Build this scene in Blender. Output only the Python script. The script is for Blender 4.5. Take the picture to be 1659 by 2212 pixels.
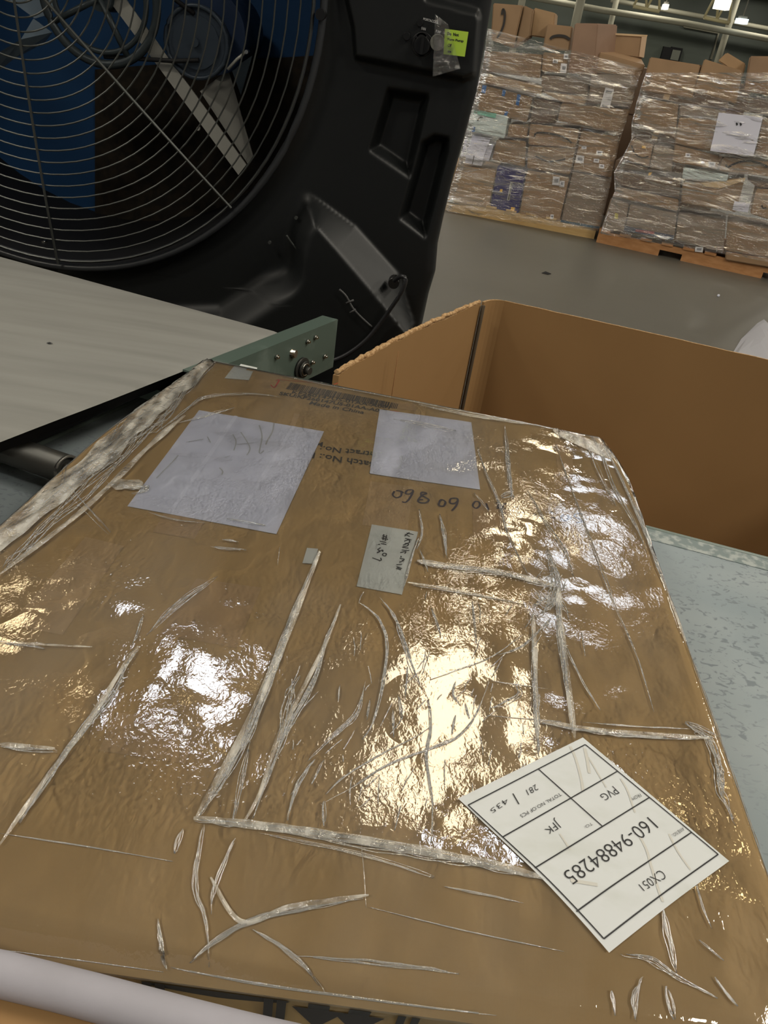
import bpy, bmesh, math, random
from mathutils import Vector, Matrix, noise
from mathutils.geometry import intersect_point_line
random.seed(7)
S = bpy.context.scene
C = S.collection
for o in list(bpy.data.objects): bpy.data.objects.remove(o)

# ------------------------------------------------------------------ camera
FPX, W, H = 1670.0, 1659, 2212
RO, PI_ = math.radians(9.0), math.radians(32.4)
CAM = Vector((0, 0, 1.5))
f_ = Vector((0, math.cos(PI_), -math.sin(PI_))); u0 = Vector((0, math.sin(PI_), math.cos(PI_))); r0 = Vector((1, 0, 0))
RIGHT = r0*math.cos(RO)+u0*math.sin(RO); UP = -r0*math.sin(RO)+u0*math.cos(RO)
cd = bpy.data.cameras.new('camera'); cam = bpy.data.objects.new('camera', cd); C.objects.link(cam)
M = Matrix((RIGHT, UP, -f_)).transposed().to_4x4(); M.translation = CAM
cam.matrix_world = M
cd.sensor_fit = 'VERTICAL'; cd.sensor_height = 36; cd.lens = 36*FPX/H; cd.clip_end = 300; cd.clip_start = 0.02
S.camera = cam
S.cycles.max_bounces = 8; S.cycles.diffuse_bounces = 3; S.cycles.glossy_bounces = 3; S.cycles.transparent_max_bounces = 12
# ------------------------------------------------------------------ view, world
S.view_settings.view_transform = 'Standard'; S.view_settings.look = 'None'
S.view_settings.gamma = 1; S.view_settings.use_curve_mapping = False
S.view_settings.exposure = 0.0
wd = bpy.data.worlds.new('world'); S.world = wd; wd.use_nodes = True
bg = wd.node_tree.nodes['Background']; bg.inputs[0].default_value = (0.80, 0.86, 1.0, 1); bg.inputs[1].default_value = 0.12
# ------------------------------------------------------------------ ceiling lights: added unseen fill, and wrap-mirrored lamps with fixtures further down
CEIL = 6.2
LAMPS = []   # x, y, size x, size y, energy, colour
WARM = (1.0, 0.86, 0.60); COOL = (0.86, 0.92, 1.0); NEUT = (1.0, 0.95, 0.86)
def area(x, y, sx, sy, e, col, z=CEIL-0.62):
    l = bpy.data.lights.new('lamp_light', 'AREA'); l.shape = 'RECTANGLE'; l.size = sx; l.size_y = sy; l.energy = e; l.color = col
    o = bpy.data.objects.new('lamp_light', l); C.objects.link(o); o.location = (x, y, z)
    return o

HALL_FILL = []      # unseen fill lights added over the hall for even light (x, y)
for gy in (-5.5, 0.2, 15, 22, 29, 38, 47, 56):
    for gx in (-15, -8.5, -2, 4.5, 11, 18):
        if (gx, gy) != (-2, .2): HALL_FILL.append((gx, gy))
HALL_FILL += [(-3.4, -1.9), (3.6, -1.9), (-4.5, 1.5), (4.2, 1.5)]  # extra overhead fill added to brighten the table and big carton
for gy in (4.5, 9.5):
    for gx in (-14, -8, 9.5, 16): HALL_FILL.append((gx, gy))
FILL_W = 128
for (gx, gy) in HALL_FILL: area(gx, gy, 1.1, .6, FILL_W*(.4 if gy < -2 else 1.2 if gy > 40 else 1), (1.0, .93, .80), CEIL-.12)

# ------------------------------------------------------------------ pixel rays
def ray(x, y): return f_*FPX + RIGHT*(x-W/2) - UP*(y-H/2)
def onz(x, y, z):
    d = ray(x, y); return CAM + d*((z-CAM.z)/d.z)
def ony(x, y, Y):
    d = ray(x, y); return CAM + d*(Y/d.y)
def onplane(x, y, p, n):
    d = ray(x, y); return CAM + d*((Vector(p)-CAM).dot(n)/d.dot(n))
def mirror_lamp(px, py, z=CEIL-0.6, zt=0.93):
    p = onz(px, py, zt); d = ray(px, py); d.z = -d.z
    return p + d*((z-zt)/d.z)

# ------------------------------------------------------------------ materials
def mat(name, base=(.5, .5, .5), rough=.6, metal=0, spec=.35, noise_=None, bump=None, var=0.0, emit=None, coat=0):
    m = bpy.data.materials.new(name); m.use_nodes = True; nt = m.node_tree; b = nt.nodes['Principled BSDF']
    b.inputs['Base Color'].default_value = (*base, 1); b.inputs['Roughness'].default_value = rough
    b.inputs['Metallic'].default_value = metal; b.inputs['Specular IOR Level'].default_value = spec
    if coat: b.inputs['Coat Weight'].default_value = coat; b.inputs['Coat Roughness'].default_value = .15
    if emit: b.inputs['Emission Color'].default_value = (*emit[0], 1); b.inputs['Emission Strength'].default_value = emit[1]
    tc = nt.nodes.new('ShaderNodeTexCoord')
    if noise_:      # (scale vec, colour2, lo, hi)
        mp = nt.nodes.new('ShaderNodeMapping'); mp.inputs['Scale'].default_value = noise_[0]
        nz = nt.nodes.new('ShaderNodeTexNoise'); nz.inputs['Scale'].default_value = 1; nz.inputs['Detail'].default_value = 5
        cr = nt.nodes.new('ShaderNodeValToRGB'); e = cr.color_ramp.elements
        e[0].position = noise_[2]; e[0].color = (*base, 1); e[1].position = noise_[3]; e[1].color = (*noise_[1], 1)
        nt.links.new(tc.outputs['Object'], mp.inputs[0]); nt.links.new(mp.outputs[0], nz.inputs[0])
        nt.links.new(nz.outputs[0], cr.inputs[0]); nt.links.new(cr.outputs[0], b.inputs['Base Color'])
    if bump:        # (scale vec, strength, distance)
        mp = nt.nodes.new('ShaderNodeMapping'); mp.inputs['Scale'].default_value = bump[0]
        nz = nt.nodes.new('ShaderNodeTexNoise'); nz.inputs['Scale'].default_value = 1; nz.inputs['Detail'].default_value = 4
        bp = nt.nodes.new('ShaderNodeBump'); bp.inputs['Strength'].default_value = bump[1]; bp.inputs['Distance'].default_value = bump[2]
        nt.links.new(tc.outputs['Object'], mp.inputs[0]); nt.links.new(mp.outputs[0], nz.inputs[0])
        nt.links.new(nz.outputs[0], bp.inputs['Height']); nt.links.new(bp.outputs[0], b.inputs['Normal'])
    return m

def film_mat(name, noises, milk=.05, milk_col=(.9, .88, .84), gl_rough=.08, gain=1.0, milk_var=None, gloss_col=(1, 1, 1), mask=None):
    """clear plastic wrap: see-through, a little milky, mirror-like by Fresnel, wrinkled by bump layers"""
    m = bpy.data.materials.new(name); m.use_nodes = True; nt = m.node_tree; nt.nodes.clear()
    N = nt.nodes.new; L = nt.links.new
    out = N('ShaderNodeOutputMaterial'); tc = N('ShaderNodeTexCoord')
    prev = None
    for (sc, st, dist, det, rot) in noises:
        mp = N('ShaderNodeMapping'); mp.inputs['Scale'].default_value = sc; mp.inputs['Rotation'].default_value = (0, 0, rot)
        nz = N('ShaderNodeTexNoise'); nz.inputs['Scale'].default_value = 1; nz.inputs['Detail'].default_value = det
        nz.inputs['Distortion'].default_value = .6
        bp = N('ShaderNodeBump'); bp.inputs['Strength'].default_value = st; bp.inputs['Distance'].default_value = dist
        L(tc.outputs['Object'], mp.inputs[0]); L(mp.outputs[0], nz.inputs[0])
        if mask:      # taut and crumpled zones
            mn = N('ShaderNodeTexNoise'); mn.inputs['Scale'].default_value = mask[0]; mn.inputs['Detail'].default_value = 2; L(tc.outputs['Object'], mn.inputs[0])
            mr_ = N('ShaderNodeMapRange'); mr_.inputs[1].default_value = .35; mr_.inputs[2].default_value = .62; mr_.inputs[3].default_value = mask[1]; mr_.inputs[4].default_value = mask[2]; L(mn.outputs[0], mr_.inputs[0])
            mm_ = N('ShaderNodeMath'); mm_.operation = 'MULTIPLY'; L(nz.outputs[0], mm_.inputs[0]); L(mr_.outputs[0], mm_.inputs[1]); L(mm_.outputs[0], bp.inputs['Height'])
        else: L(nz.outputs[0], bp.inputs['Height'])
        if prev: L(prev.outputs[0], bp.inputs['Normal'])
        prev = bp
    fr = N('ShaderNodeFresnel'); fr.inputs['IOR'].default_value = 1.5; L(prev.outputs[0], fr.inputs['Normal'])
    mu = N('ShaderNodeMath'); mu.operation = 'MULTIPLY'; mu.inputs[1].default_value = gain; mu.use_clamp = True; L(fr.outputs[0], mu.inputs[0])
    tr = N('ShaderNodeBsdfTransparent'); df = N('ShaderNodeBsdfDiffuse'); df.inputs[0].default_value = (*milk_col, 1)
    gl = N('ShaderNodeBsdfGlossy'); gl.inputs[0].default_value = (*gloss_col, 1); gl.inputs['Roughness'].default_value = gl_rough; L(prev.outputs[0], gl.inputs['Normal'])
    m1 = N('ShaderNodeMixShader'); m1.inputs[0].default_value = milk; L(tr.outputs[0], m1.inputs[1]); L(df.outputs[0], m1.inputs[2])
    if milk_var:
        mp = N('ShaderNodeMapping'); mp.inputs['Scale'].default_value = milk_var[0]
        nz = N('ShaderNodeTexNoise'); nz.inputs['Scale'].default_value = 1; nz.inputs['Detail'].default_value = 4
        mr = N('ShaderNodeMapRange'); mr.inputs[1].default_value = milk_var[1]; mr.inputs[2].default_value = milk_var[2]; mr.inputs[3].default_value = milk; mr.inputs[4].default_value = milk_var[3]
        L(tc.outputs['Object'], mp.inputs[0]); L(mp.outputs[0], nz.inputs[0]); L(nz.outputs[0], mr.inputs[0]); L(mr.outputs[0], m1.inputs[0])
    m2 = N('ShaderNodeMixShader'); L(mu.outputs[0], m2.inputs[0]); L(m1.outputs[0], m2.inputs[1]); L(gl.outputs[0], m2.inputs[2])
    L(m2.outputs[0], out.inputs[0])
    return m

CARD = (.365, .245, .100)
m_card = mat('cardboard_main', CARD, .55, noise_=((9, 9, 9), (.40, .272, .118), .35, .7), bump=((260, 8, 60), .12, .001))
m_tape = mat('tan_tape', (.42, .295, .155), .3)
m_tape2 = mat('pinkish_tape', (.385, .262, .135), .3)
m_card_in = mat('cardboard_inner', (.27, .155, .062), .8, noise_=((3, 3, 2), (.31, .182, .075), .3, .75), bump=((200, 200, 3), .1, .001))
m_card_edge = mat('cardboard_raw_edge', (.50, .33, .17), .9, noise_=((150, 150, 150), (.30, .17, .07), .4, .6), bump=((160, 160, 160), .8, .003))
m_paper = mat('white_paper', (.58, .60, .70), .5)
m_paper2 = mat('grey_white_paper', (.53, .55, .53), .5, noise_=((40, 40, 40), (.46, .48, .46), .5, .75))
m_sticker = mat('sticker_white', (.55, .57, .575), .42, noise_=((20, 40, 20), (.48, .50, .48), .5, .8))
m_ink = mat('black_ink', (.02, .02, .022), .5)
m_inkp = mat('printed_ink', (.035, .03, .028), .6)
m_marker = mat('marker_ink', (.035, .025, .045), .45)
m_red = mat('red_marker', (.50, .03, .02), .5)
m_smudge = mat('grey_smudge', (.42, .43, .44), .6)
m_scuff = mat('light_scuff', (.50, .49, .45), .6)
m_black = mat('black_plastic', (.0072, .0082, .0086), .45, bump=((300, 300, 300), .15, .0006))
m_blackd = mat('black_deep', (.006, .006, .007), .6)
m_knob = mat('knob_black', (.01, .01, .01), .3)
m_white_print = mat('white_print', (.55, .55, .55), .5)
m_wire = mat('dark_wire', (.06, .064, .06), .35, metal=.4)
m_note = mat('lime_note', (.42, .62, .06), .6)
m_blade = mat('fan_sheet_metal', (.36, .355, .32), .4, metal=.25)
m_bladeb = mat('fan_blade_dull', (.20, .26, .32), .4, metal=.3)
m_motor = mat('motor_blue_grey', (.035, .048, .066), .4, metal=.2)
m_bluepad = mat('blue_pad', (.003, .038, .115), .7)
m_brownpad = mat('brown_pad', (.020, .014, .008), .9, noise_=((30, 30, 30), (.008, .006, .004), .4, .6))
m_belt = mat('grey_belt', (.245, .243, .225), .6, noise_=((2.5, 26, 1), (.20, .198, .184), .35, .7), bump=((400, 400, 400), .1, .0004))
m_green = mat('green_painted_steel', (.075, .105, .088), .4, noise_=((14, 14, 14), (.115, .15, .13), .55, .7), spec=.5)
m_steel = mat('bare_steel', (.55, .54, .50), .25, metal=1)
m_dark_steel = mat('dark_steel', (.06, .06, .055), .4, metal=.5)
m_table = None
m_wood_a = mat('pale_pallet_wood', (.58, .40, .18), .75, noise_=((2, 40, 40), (.50, .32, .13), .3, .7))
m_wood_b = mat('orange_pallet_wood', (.46, .235, .10), .75, noise_=((2, 40, 40), (.36, .17, .065), .3, .7))
m_foam = mat('white_foam', (.34, .33, .37), .8, noise_=((14, 14, 14), (.29, .28, .31), .3, .7), bump=((120, 120, 120), .2, .001))
m_film_pal = film_mat('stretch_film', [((3, 4, 22), .7, .03, 4, .2), ((14, 16, 60), .9, .012, 5, 0)], milk=.02, milk_col=(.80, .78, .76), gl_rough=.06, gain=2.2,
                      milk_var=((1.6, 4, 13), .50, .74, .32))
m_film = film_mat('clear_wrap', [((9, 4, 5), .5, .005, 1, .1), ((70, 40, 60), .45, .0005, 2, .2), ((260, 190, 150), .5, .00024, 2, 0)], mask=(9, .6, 2.0),
                  milk=.02, gl_rough=.04, gain=1.8, milk_var=((7, 3, 5), .45, .8, .07))
m_crease = film_mat('wrap_crease', [((160, 160, 160), .6, .002, 3, 0)], milk=.15, milk_col=(.95, .93, .87), gl_rough=.09, gain=2.2)
m_bandfilm = film_mat('wrap_band', [((90, 60, 90), .9, .004, 4, .9), ((300, 300, 300), .5, .001, 2, 0)], milk=.08, milk_col=(.92, .89, .80), gl_rough=.08, gain=2.2, milk_var=((60, 18, 60), .38, .66, .42))

# ------------------------------------------------------------------ object helpers
def obj(name, verts, faces, m, parent=None, smooth=False, mats=None, mi=None, sharp=50):
    me = bpy.data.meshes.new(name); me.from_pydata([tuple(v) for v in verts], [], faces); me.update()
    ms = mats or [m]
    for x in ms: me.materials.append(x)
    if mi:
        for p, i in zip(me.polygons, mi): p.material_index = i
    if smooth:
        for p in me.polygons: p.use_smooth = True
        me.set_sharp_from_angle(angle=math.radians(sharp))
    o = bpy.data.objects.new(name, me); C.objects.link(o)
    if parent:
        o.parent = parent
        o.matrix_parent_inverse = Matrix.Translation(parent.location).inverted() if parent.parent is None else Matrix.Identity(4)
        if parent.parent is not None:   # sub-part: undo the whole chain
            o.matrix_parent_inverse = (world_of(parent)).inverted()
    return o
def world_of(o):
    if o.parent is None: return Matrix.LocRotScale(o.location, o.rotation_euler, o.scale)
    return world_of(o.parent) @ o.matrix_parent_inverse @ Matrix.LocRotScale(o.location, o.rotation_euler, o.scale)
def bmobj(name, bm, m, parent=None, smooth=False, mats=None):
    bmesh.ops.recalc_face_normals(bm, faces=bm.faces)
    v = [x.co.copy() for x in bm.verts]; bm.verts.index_update()
    fs = [[w.index for w in q.verts] for q in bm.faces]; mi = [q.material_index for q in bm.faces]; sm_ = [q.smooth for q in bm.faces]
    bm.free(); o = obj(name, v, fs, m, parent, smooth, mats, mi)
    if not smooth:
        for p, k in zip(o.data.polygons, sm_): p.use_smooth = k
    return o
def tag(o, label=None, cat=None, group=None, kind=None):
    if label: o['label'] = label
    if cat: o['category'] = cat
    if group: o['group'] = group
    if kind: o['kind'] = kind
    return o
def thing(name, loc, label, cat, group=None):
    o = bpy.data.objects.new(name, None); C.objects.link(o); o.location = loc; o.empty_display_size = .1
    return tag(o, label, cat, group)
def box(bm, x0, x1, y0, y1, z0, z1, mtx=None, mi=0):
    vs = [bm.verts.new((x, y, z)) for z in (z0, z1) for x, y in ((x0, y0), (x1, y0), (x1, y1), (x0, y1))]
    if mtx is not None:
        for v in vs: v.co = mtx @ v.co
    fs = []
    for q in ((3, 2, 1, 0), (4, 5, 6, 7), (0, 1, 5, 4), (1, 2, 6, 5), (2, 3, 7, 6), (3, 0, 4, 7)):
        fc = bm.faces.new([vs[i] for i in q]); fc.material_index = mi; fs.append(fc)
    return vs
def hexa(bm, b, t, mi=0):
    vb = [bm.verts.new(p) for p in b]; vt = [bm.verts.new(p) for p in t]; n = len(b)
    fs = [bm.faces.new(vb[::-1]), bm.faces.new(vt)] + [bm.faces.new((vb[i], vb[(i+1) % n], vt[(i+1) % n], vt[i])) for i in range(n)]
    for q in fs: q.material_index = mi
    return fs
def tube(bm, pts, r, seg=8, mi=0, closed=False, caps=True, flat=1.0):
    pts = [Vector(p) for p in pts]; n = len(pts); rings = []
    rr = r if isinstance(r, (list, tuple)) else [r]*n
    for i, p in enumerate(pts):
        if closed: d = pts[(i+1) % n]-pts[i-1]
        else: d = pts[min(i+1, n-1)]-pts[max(i-1, 0)]
        d.normalize()
        a = Vector((0, 0, 1)) if abs(d.z) < .9 else Vector((0, 1, 0))
        s = d.cross(a).normalized(); u = s.cross(d).normalized()
        rings.append([bm.verts.new(p+(s*math.cos(2*math.pi*k/seg)+u*(math.sin(2*math.pi*k/seg)*flat))*rr[i]) for k in range(seg)])
    for i in range(n if closed else n-1):
        A, B = rings[i], rings[(i+1) % n]
        for k in range(seg):
            q = bm.faces.new((A[k], A[(k+1) % seg], B[(k+1) % seg], B[k])); q.material_index = mi; q.smooth = True
    if caps and not closed:
        bm.faces.new(rings[0][::-1]).material_index = mi; bm.faces.new(rings[-1]).material_index = mi
def cyl(bm, a, b, r, seg=24, mi=0, r2=None): tube(bm, [a, b], [r, r2 if r2 is not None else r], seg, mi)
def smooth_path(pts, n=6):
    pts = [Vector(p) for p in pts]; out = []
    for i in range(len(pts)-1):
        p0 = pts[max(i-1, 0)]; p1 = pts[i]; p2 = pts[i+1]; p3 = pts[min(i+2, len(pts)-1)]
        for k in range(n):
            t = k/n
            out.append(.5*((2*p1)+(p2-p0)*t+(2*p0-5*p1+4*p2-p3)*t*t+(3*p1-p0-3*p2+p3)*t**3))
    out.append(pts[-1]); return out
_tc = {}
def text_mesh(s, bold=0.0):
    """lettering as flat polygons normalised to 0..1 x 0..1 (cap height)"""
    k = (s, bold)
    if k in _tc: return _tc[k]
    cu = bpy.data.curves.new('lettering', 'FONT'); cu.body = s; cu.size = 1; cu.resolution_u = 3; cu.offset = bold
    o = bpy.data.objects.new('lettering', cu); C.objects.link(o)
    bpy.context.view_layer.update()
    me = bpy.data.meshes.new_from_object(o.evaluated_get(bpy.context.evaluated_depsgraph_get()))
    v = [x.co.copy() for x in me.vertices]; fs = [list(p.vertices) for p in me.polygons]
    bpy.data.objects.remove(o); bpy.data.curves.remove(cu); bpy.data.meshes.remove(me)
    x0 = min(p.x for p in v); x1 = max(p.x for p in v); y0 = min(p.y for p in v); y1 = max(p.y for p in v)
    v = [((p.x-x0)/(x1-x0), (p.y-y0)/(y1-y0)) for p in v]
    _tc[k] = (v, fs); return _tc[k]
def bil(q, u, v):   # q: BL, BR, TR, TL
    return q[0]*(1-u)*(1-v)+q[1]*u*(1-v)+q[2]*u*v+q[3]*(1-u)*v
def add_text(V, Fc, s, quad, fn, bold=0.0):
    v, fs = text_mesh(s, bold); b = len(V)
    for (a, c) in v: V.append(fn(bil(quad, a, c)))
    for q in fs: Fc.append([b+i for i in q])
def stroke(V, Fc, pts, w, fn, up=Vector((0, 0, 1)), sm=4):
    """flat pen stroke through plane points"""
    if sm > 1: P = smooth_path(pts, sm)
    else:
        P = []
        for a, b_ in zip(pts, pts[1:]):
            k_ = max(1, min(60, int((b_-a).length/.008))) if (b_-a).length < 1 else 1
            P += [a.lerp(b_, i/k_) for i in range(k_)]
        P.append(pts[-1])
    b = len(V); n = len(P)
    for i, p in enumerate(P):
        d = (P[min(i+1, n-1)]-P[max(i-1, 0)]).normalized(); s = d.cross(up).normalized()
        V.append(fn(p+s*w/2)); V.append(fn(p-s*w/2))
    for i in range(n-1): Fc.append([b+2*i, b+2*i+1, b+2*i+3, b+2*i+2])

# ================================================================== SETTING
m_floor = mat('concrete_floor', (.084, .080, .067), .42, noise_=((.5, .5, .5), (.102, .096, .081), .35, .7), spec=.5, bump=((3, 3, 3), .1, .01))
fl = obj('floor', [(-40, -20, 0), (60, -20, 0), (60, 66, 0), (-40, 66, 0)], [(0, 1, 2, 3)], m_floor); tag(fl, kind='structure')
WY = 60.0
m_wall = mat('dark_green_wall', (.078, .092, .074), .8, noise_=((.15, .3, .3), (.11, .125, .112), .35, .65))
wl = obj('wall_back', [(-40, WY, 0), (60, WY, 0), (60, WY, CEIL), (-40, WY, CEIL)], [(0, 1, 2, 3)], m_wall); tag(wl, kind='structure')
m_ceil = mat('dark_deck_ceiling', (.42, .42, .39), .8, noise_=((.1, 2, 1), (.30, .30, .28), .4, .6))
cl = obj('ceiling', [(-40, -20, CEIL), (60, -20, CEIL), (60, 66, CEIL), (-40, 66, CEIL)], [(0, 3, 2, 1)], m_ceil); tag(cl, kind='structure')
m_col = mat('cream_paint', (.42, .41, .32), .6)
def px_col(name, x0, y0, x1, y1, Y, r, mm=None, n=6):
    bm = bmesh.new(); tube(bm, [ony(x0, y0, Y), ony(x1, y1, Y)], r, n); return bmobj(name, bm, mm or m_col)
def vcol(x, y, Y, r, ztop=CEIL):
    p = ony(x, y, Y); bm = bmesh.new(); tube(bm, [(p.x, Y, 0), (p.x, Y, ztop)], r, 8); return bmobj('trim', bm, m_col)
for i, (x, y, Y, r) in enumerate([(1248, 30, 54, .26), (1322, 40, 57, .17), (1560, 100, 57, .20), (1128, 0, 54, .2)]):
    o = vcol(x, y, Y, r); o.name = f'trim_{i+1}'; tag(o, kind='structure')
def pipe(pts, Y, r, label, name='pipe', cat='pipe', m=None):
    bm = bmesh.new(); tube(bm, [ony(x, y, Y) for x, y in pts], r, 8); return tag(bmobj(name, bm, m or m_col), label, cat)
b1 = pipe([(1040, -26), (1300, 22), (1480, 50), (1659, 84), (1800, 108)], 56, .17, None, 'trim_5'); tag(b1, kind='structure')
pipe([(1475, 47), (1478, 56), (1553, 70), (1536, 128)], 59.9, .095, 'thin cream pipe that drops down the dark green wall beside the column', 'drain_pipe')
b2 = pipe([(1320, 0), (1659, 62), (1800, 90)], 58.5, .13, None, 'trim_6'); tag(b2, kind='structure')
# roof trusses
def truss(ax, ay, bx, by, n, Y, h, label):
    a = ony(ax, ay, Y); b = ony(bx, by, Y); bm = bmesh.new()
    up = Vector((0, 0, h)); tube(bm, [a, b], .10, 6); tube(bm, [a+up, b+up], .10, 6)
    for i in range(n):
        p = a.lerp(b, i/n); q = a.lerp(b, (i+.5)/n)+up; s = a.lerp(b, (i+1)/n)
        tube(bm, [p, q], .07, 5); tube(bm, [q, s], .07, 5)
    return tag(bmobj('roof_truss', bm, m_truss), label, 'roof truss', 'steel trusses under the ceiling')
m_truss = mat('truss_paint', (.60, .54, .32), .6)
truss(1368, 14, 1424, 25, 2, 53, 1.2, 'short cream truss section hanging left of the small round lamp')
truss(1521, 38, 1575, 50, 2, 53, 1.5, 'cream truss section directly below the bright square lamp')
m_joist = mat('joist_paint', (.36, .35, .30), .7)
for k in range(7):
    bm = bmesh.new(); Y = 44+2.2*k; box(bm, -20, 45, Y-.06, Y+.06, CEIL-.35, CEIL-.05)
    o = bmobj(f'trim_{k+7}', bm, m_joist); tag(o, kind='structure')
# wall fixtures far away
bm = bmesh.new(); p = ony(1439, 118, WY-.3); box(bm, p.x-.28, p.x+.28, WY-.35, WY-.002, p.z-.42, p.z+.42); bmobj('x', bm, m_blackd).name = 'tmp'
o = bpy.data.objects['tmp']; o.name = 'wall_speaker'; tag(o, 'solid black box mounted on the dark green back wall, left of the framed one', 'wall box')
t = thing('wall_heater', ony(1459, 119, WY-.3), 'black framed unit with a grey screen on the back wall, right of solid black box', 'wall box')
p = t.location.copy(); bm = bmesh.new(); box(bm, p.x-.36, p.x+.36, WY-.3, WY-.002, p.z-.42, p.z+.42); bmobj('casing', bm, m_blackd, t)
bm = bmesh.new(); box(bm, p.x-.26, p.x+.26, WY-.33, WY-.29, p.z-.28, p.z+.28); bmobj('screen', bm, mat('grey_screen', (.16, .17, .14), .4), t)
# far lamps in view
def far_lamp(x, y, Y, w, h, col, e, label):
    p = ony(x, y, Y); t = thing('ceiling_lamp', p, label, 'ceiling lamp', 'lamps hanging from the far ceiling')
    bm = bmesh.new(); box(bm, p.x-w, p.x+w, p.y-.4, p.y+.4, p.z-h, p.z+h); bmobj('diffuser', bm, mat('far_lamp_glow', (1, 1, 1), .5, emit=(col, e)), t)
    bm = bmesh.new(); tube(bm, [(p.x, p.y, p.z+h), (p.x, p.y, CEIL)], .03, 6); bmobj('suspension_rod', bm, m_joist, t)
    bm = bmesh.new(); box(bm, p.x-w*.7, p.x+w*.7, p.y-.3, p.y+.3, p.z+h, p.z+h+.12); bmobj('housing', bm, m_joist, t)
far_lamp(1560, 10, 50, .33, .22, (1, .92, .62), 3.0, 'bright cream square lamp above the second roof truss')
far_lamp(1437, 15, 55, .11, .13, (1, .97, .85), 1.6, 'small round white lamp to the right of the first truss')
far_lamp(1602, 46, 55, .26, .13, (.8, .95, 1), 1.3, 'bluish white lamp hanging at the far right under the ceiling')

# ================================================================== PALLET STACKS
def Z3(X, Y): return (960+X/3.77, Y/3.77)
def Z4(X, Y): return (1260+X/3.569, Y/3.569)
class Stack:
    def __init__(s, a, b):      # two pixel points on the floor along the pallet's front
        s.p = onz(*a, 0); q = onz(*b, 0); s.u = (q-s.p).normalized(); s.n = Vector((s.u.y, -s.u.x, 0))  # n points to the camera
        if s.n.y > 0: s.n = -s.n
        s.len = (q-s.p).length
    def at(s, px, d=0): return onplane(px[0], px[1], s.p+s.n*d, s.n)
s1 = Stack((975, 457), (1285, 517)); s2 = Stack((1283, 522), (1650, 603))
BROWN = {}
def brown(c):
    if c not in BROWN:
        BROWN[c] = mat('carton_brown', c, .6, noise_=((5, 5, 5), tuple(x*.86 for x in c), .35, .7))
    return BROWN[c]
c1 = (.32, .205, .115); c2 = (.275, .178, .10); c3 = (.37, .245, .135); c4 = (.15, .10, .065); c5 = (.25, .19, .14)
def carton(st, q, c, label, d=0.0, depth=.4, marks=(), name='shipping_carton', cat='carton', group=None, m=None, bag=False, skew=(0, 0)):
    """q: front TL,TR,BR,BL in pixels. marks: (kind, quad or points, extra) in pixels"""
    P = [st.at(x, d) for x in q]
    cen = sum(P, Vector())/4
    P = [cen+(p-cen)*.985 for p in P]
    back = [p-st.n*depth+Vector((0, 0, skew[1]))+st.u*skew[0] for p in P]
    bot = min(p.z for p in P)
    t = thing(name, Vector((cen.x, cen.y, bot))-st.n*depth/2, label, cat, group)
    bm = bmesh.new(); hexa(bm, [P[3], P[2], P[1], P[0]], [back[3], back[2], back[1], back[0]])
    bmesh.ops.recalc_face_normals(bm, faces=bm.faces)
    bmesh.ops.bevel(bm, geom=bm.edges[:], offset=.05 if bag else .008, segments=4 if bag else 2, affect='EDGES')
    if bag: bmesh.ops.subdivide_edges(bm, edges=[e for e in bm.edges if e.calc_length() > .06], cuts=3, use_grid_fill=True)
    if bag:
        for v in bm.verts: v.co += st.n*.025*noise.noise(v.co*9)
    body = bmobj('body', bm, m or brown(c), t, smooth=bag)
    off = d+.012 if not bag else d+.03
    for mk in marks:
        kind = mk[0]; V = []; Fc = []
        idf = lambda p: p
        if kind == 'arc':
            stroke(V, Fc, [st.at(p, off) for p in mk[1]], mk[2], idf, up=st.n); obj('printed_arc', V, Fc, m_inkp, t)
        elif kind == 'patch':
            V = [st.at(p, off) for p in mk[1]]; lb = obj('shipping_label', V, [list(range(len(V)))], mk[2], t)
            for (qq, mm) in (mk[3] if len(mk) > 3 else []):
                VV = [st.at(p, off+.003) for p in qq]; obj('barcode', VV, [(0, 1, 2, 3)], mm, lb)
        elif kind == 'stripe':
            V = [st.at(p, off) for p in mk[1]]; obj('tape_strip', V, [list(range(len(V)))], mk[2], t)
        elif kind == 'text':
            qd = [st.at(p, off+.002) for p in mk[1]]; add_text(V, Fc, mk[2], qd, idf, .01); obj('lettering', V, Fc, mk[3], t)
    return t
m_lab = mat('carton_label_white', (.72, .71, .72), .5); m_labg = mat('carton_label_grey', (.25, .25, .27), .6)
m_navy = mat('navy_print', (.035, .03, .13), .5); m_bluet = mat('blue_tape', (.06, .17, .40), .4); m_yel = mat('yellow_print', (.75, .42, .06), .5)
m_wbag = mat('white_poly_bag', (.66, .66, .76), .3); m_mint = mat('mint_white_box', (.60, .68, .66), .45); m_greenp = mat('green_print', (.22, .55, .42), .5)
m_redp = mat('red_print', (.60, .12, .10), .5); m_tealp = mat('dark_teal_tape', (.03, .08, .12), .4); m_lilac = mat('lilac_sheet', (.62, .62, .72), .45)
def z3(*a): return [Z3(a[i], a[i+1]) for i in range(0, len(a), 2)]
def z4(*a): return [Z4(a[i], a[i+1]) for i in range(0, len(a), 2)]
def lab(z, x, y, w, h, m=None, k=.1):    # small slightly tilted label in zoom coordinates
    return ('patch', z(x, y, x+w, y+w*.12, x+w-h*.12, y+h+w*.1, x-h*.12, y+h), m or m_lab, [(z(x+w*.2, y+h*.3, x+w*.8, y+h*.36, x+w*.74, y+h*.75, x+w*.14, y+h*.7), m_labg)])
G1 = 'cartons wrapped on the left pallet'; G2 = 'cartons wrapped on the right pallet'
def A(*a, **k): return carton(s1, *a, group=G1, **k)
def B(*a, **k): return carton(s2, *a, group=G2, **k)
A(z3(20, 1340, 425, 1385, 360, 1700, -20, 1650), c3, 'plain tan carton at the bottom left of the left pallet, beside the fan', depth=.6)
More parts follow.
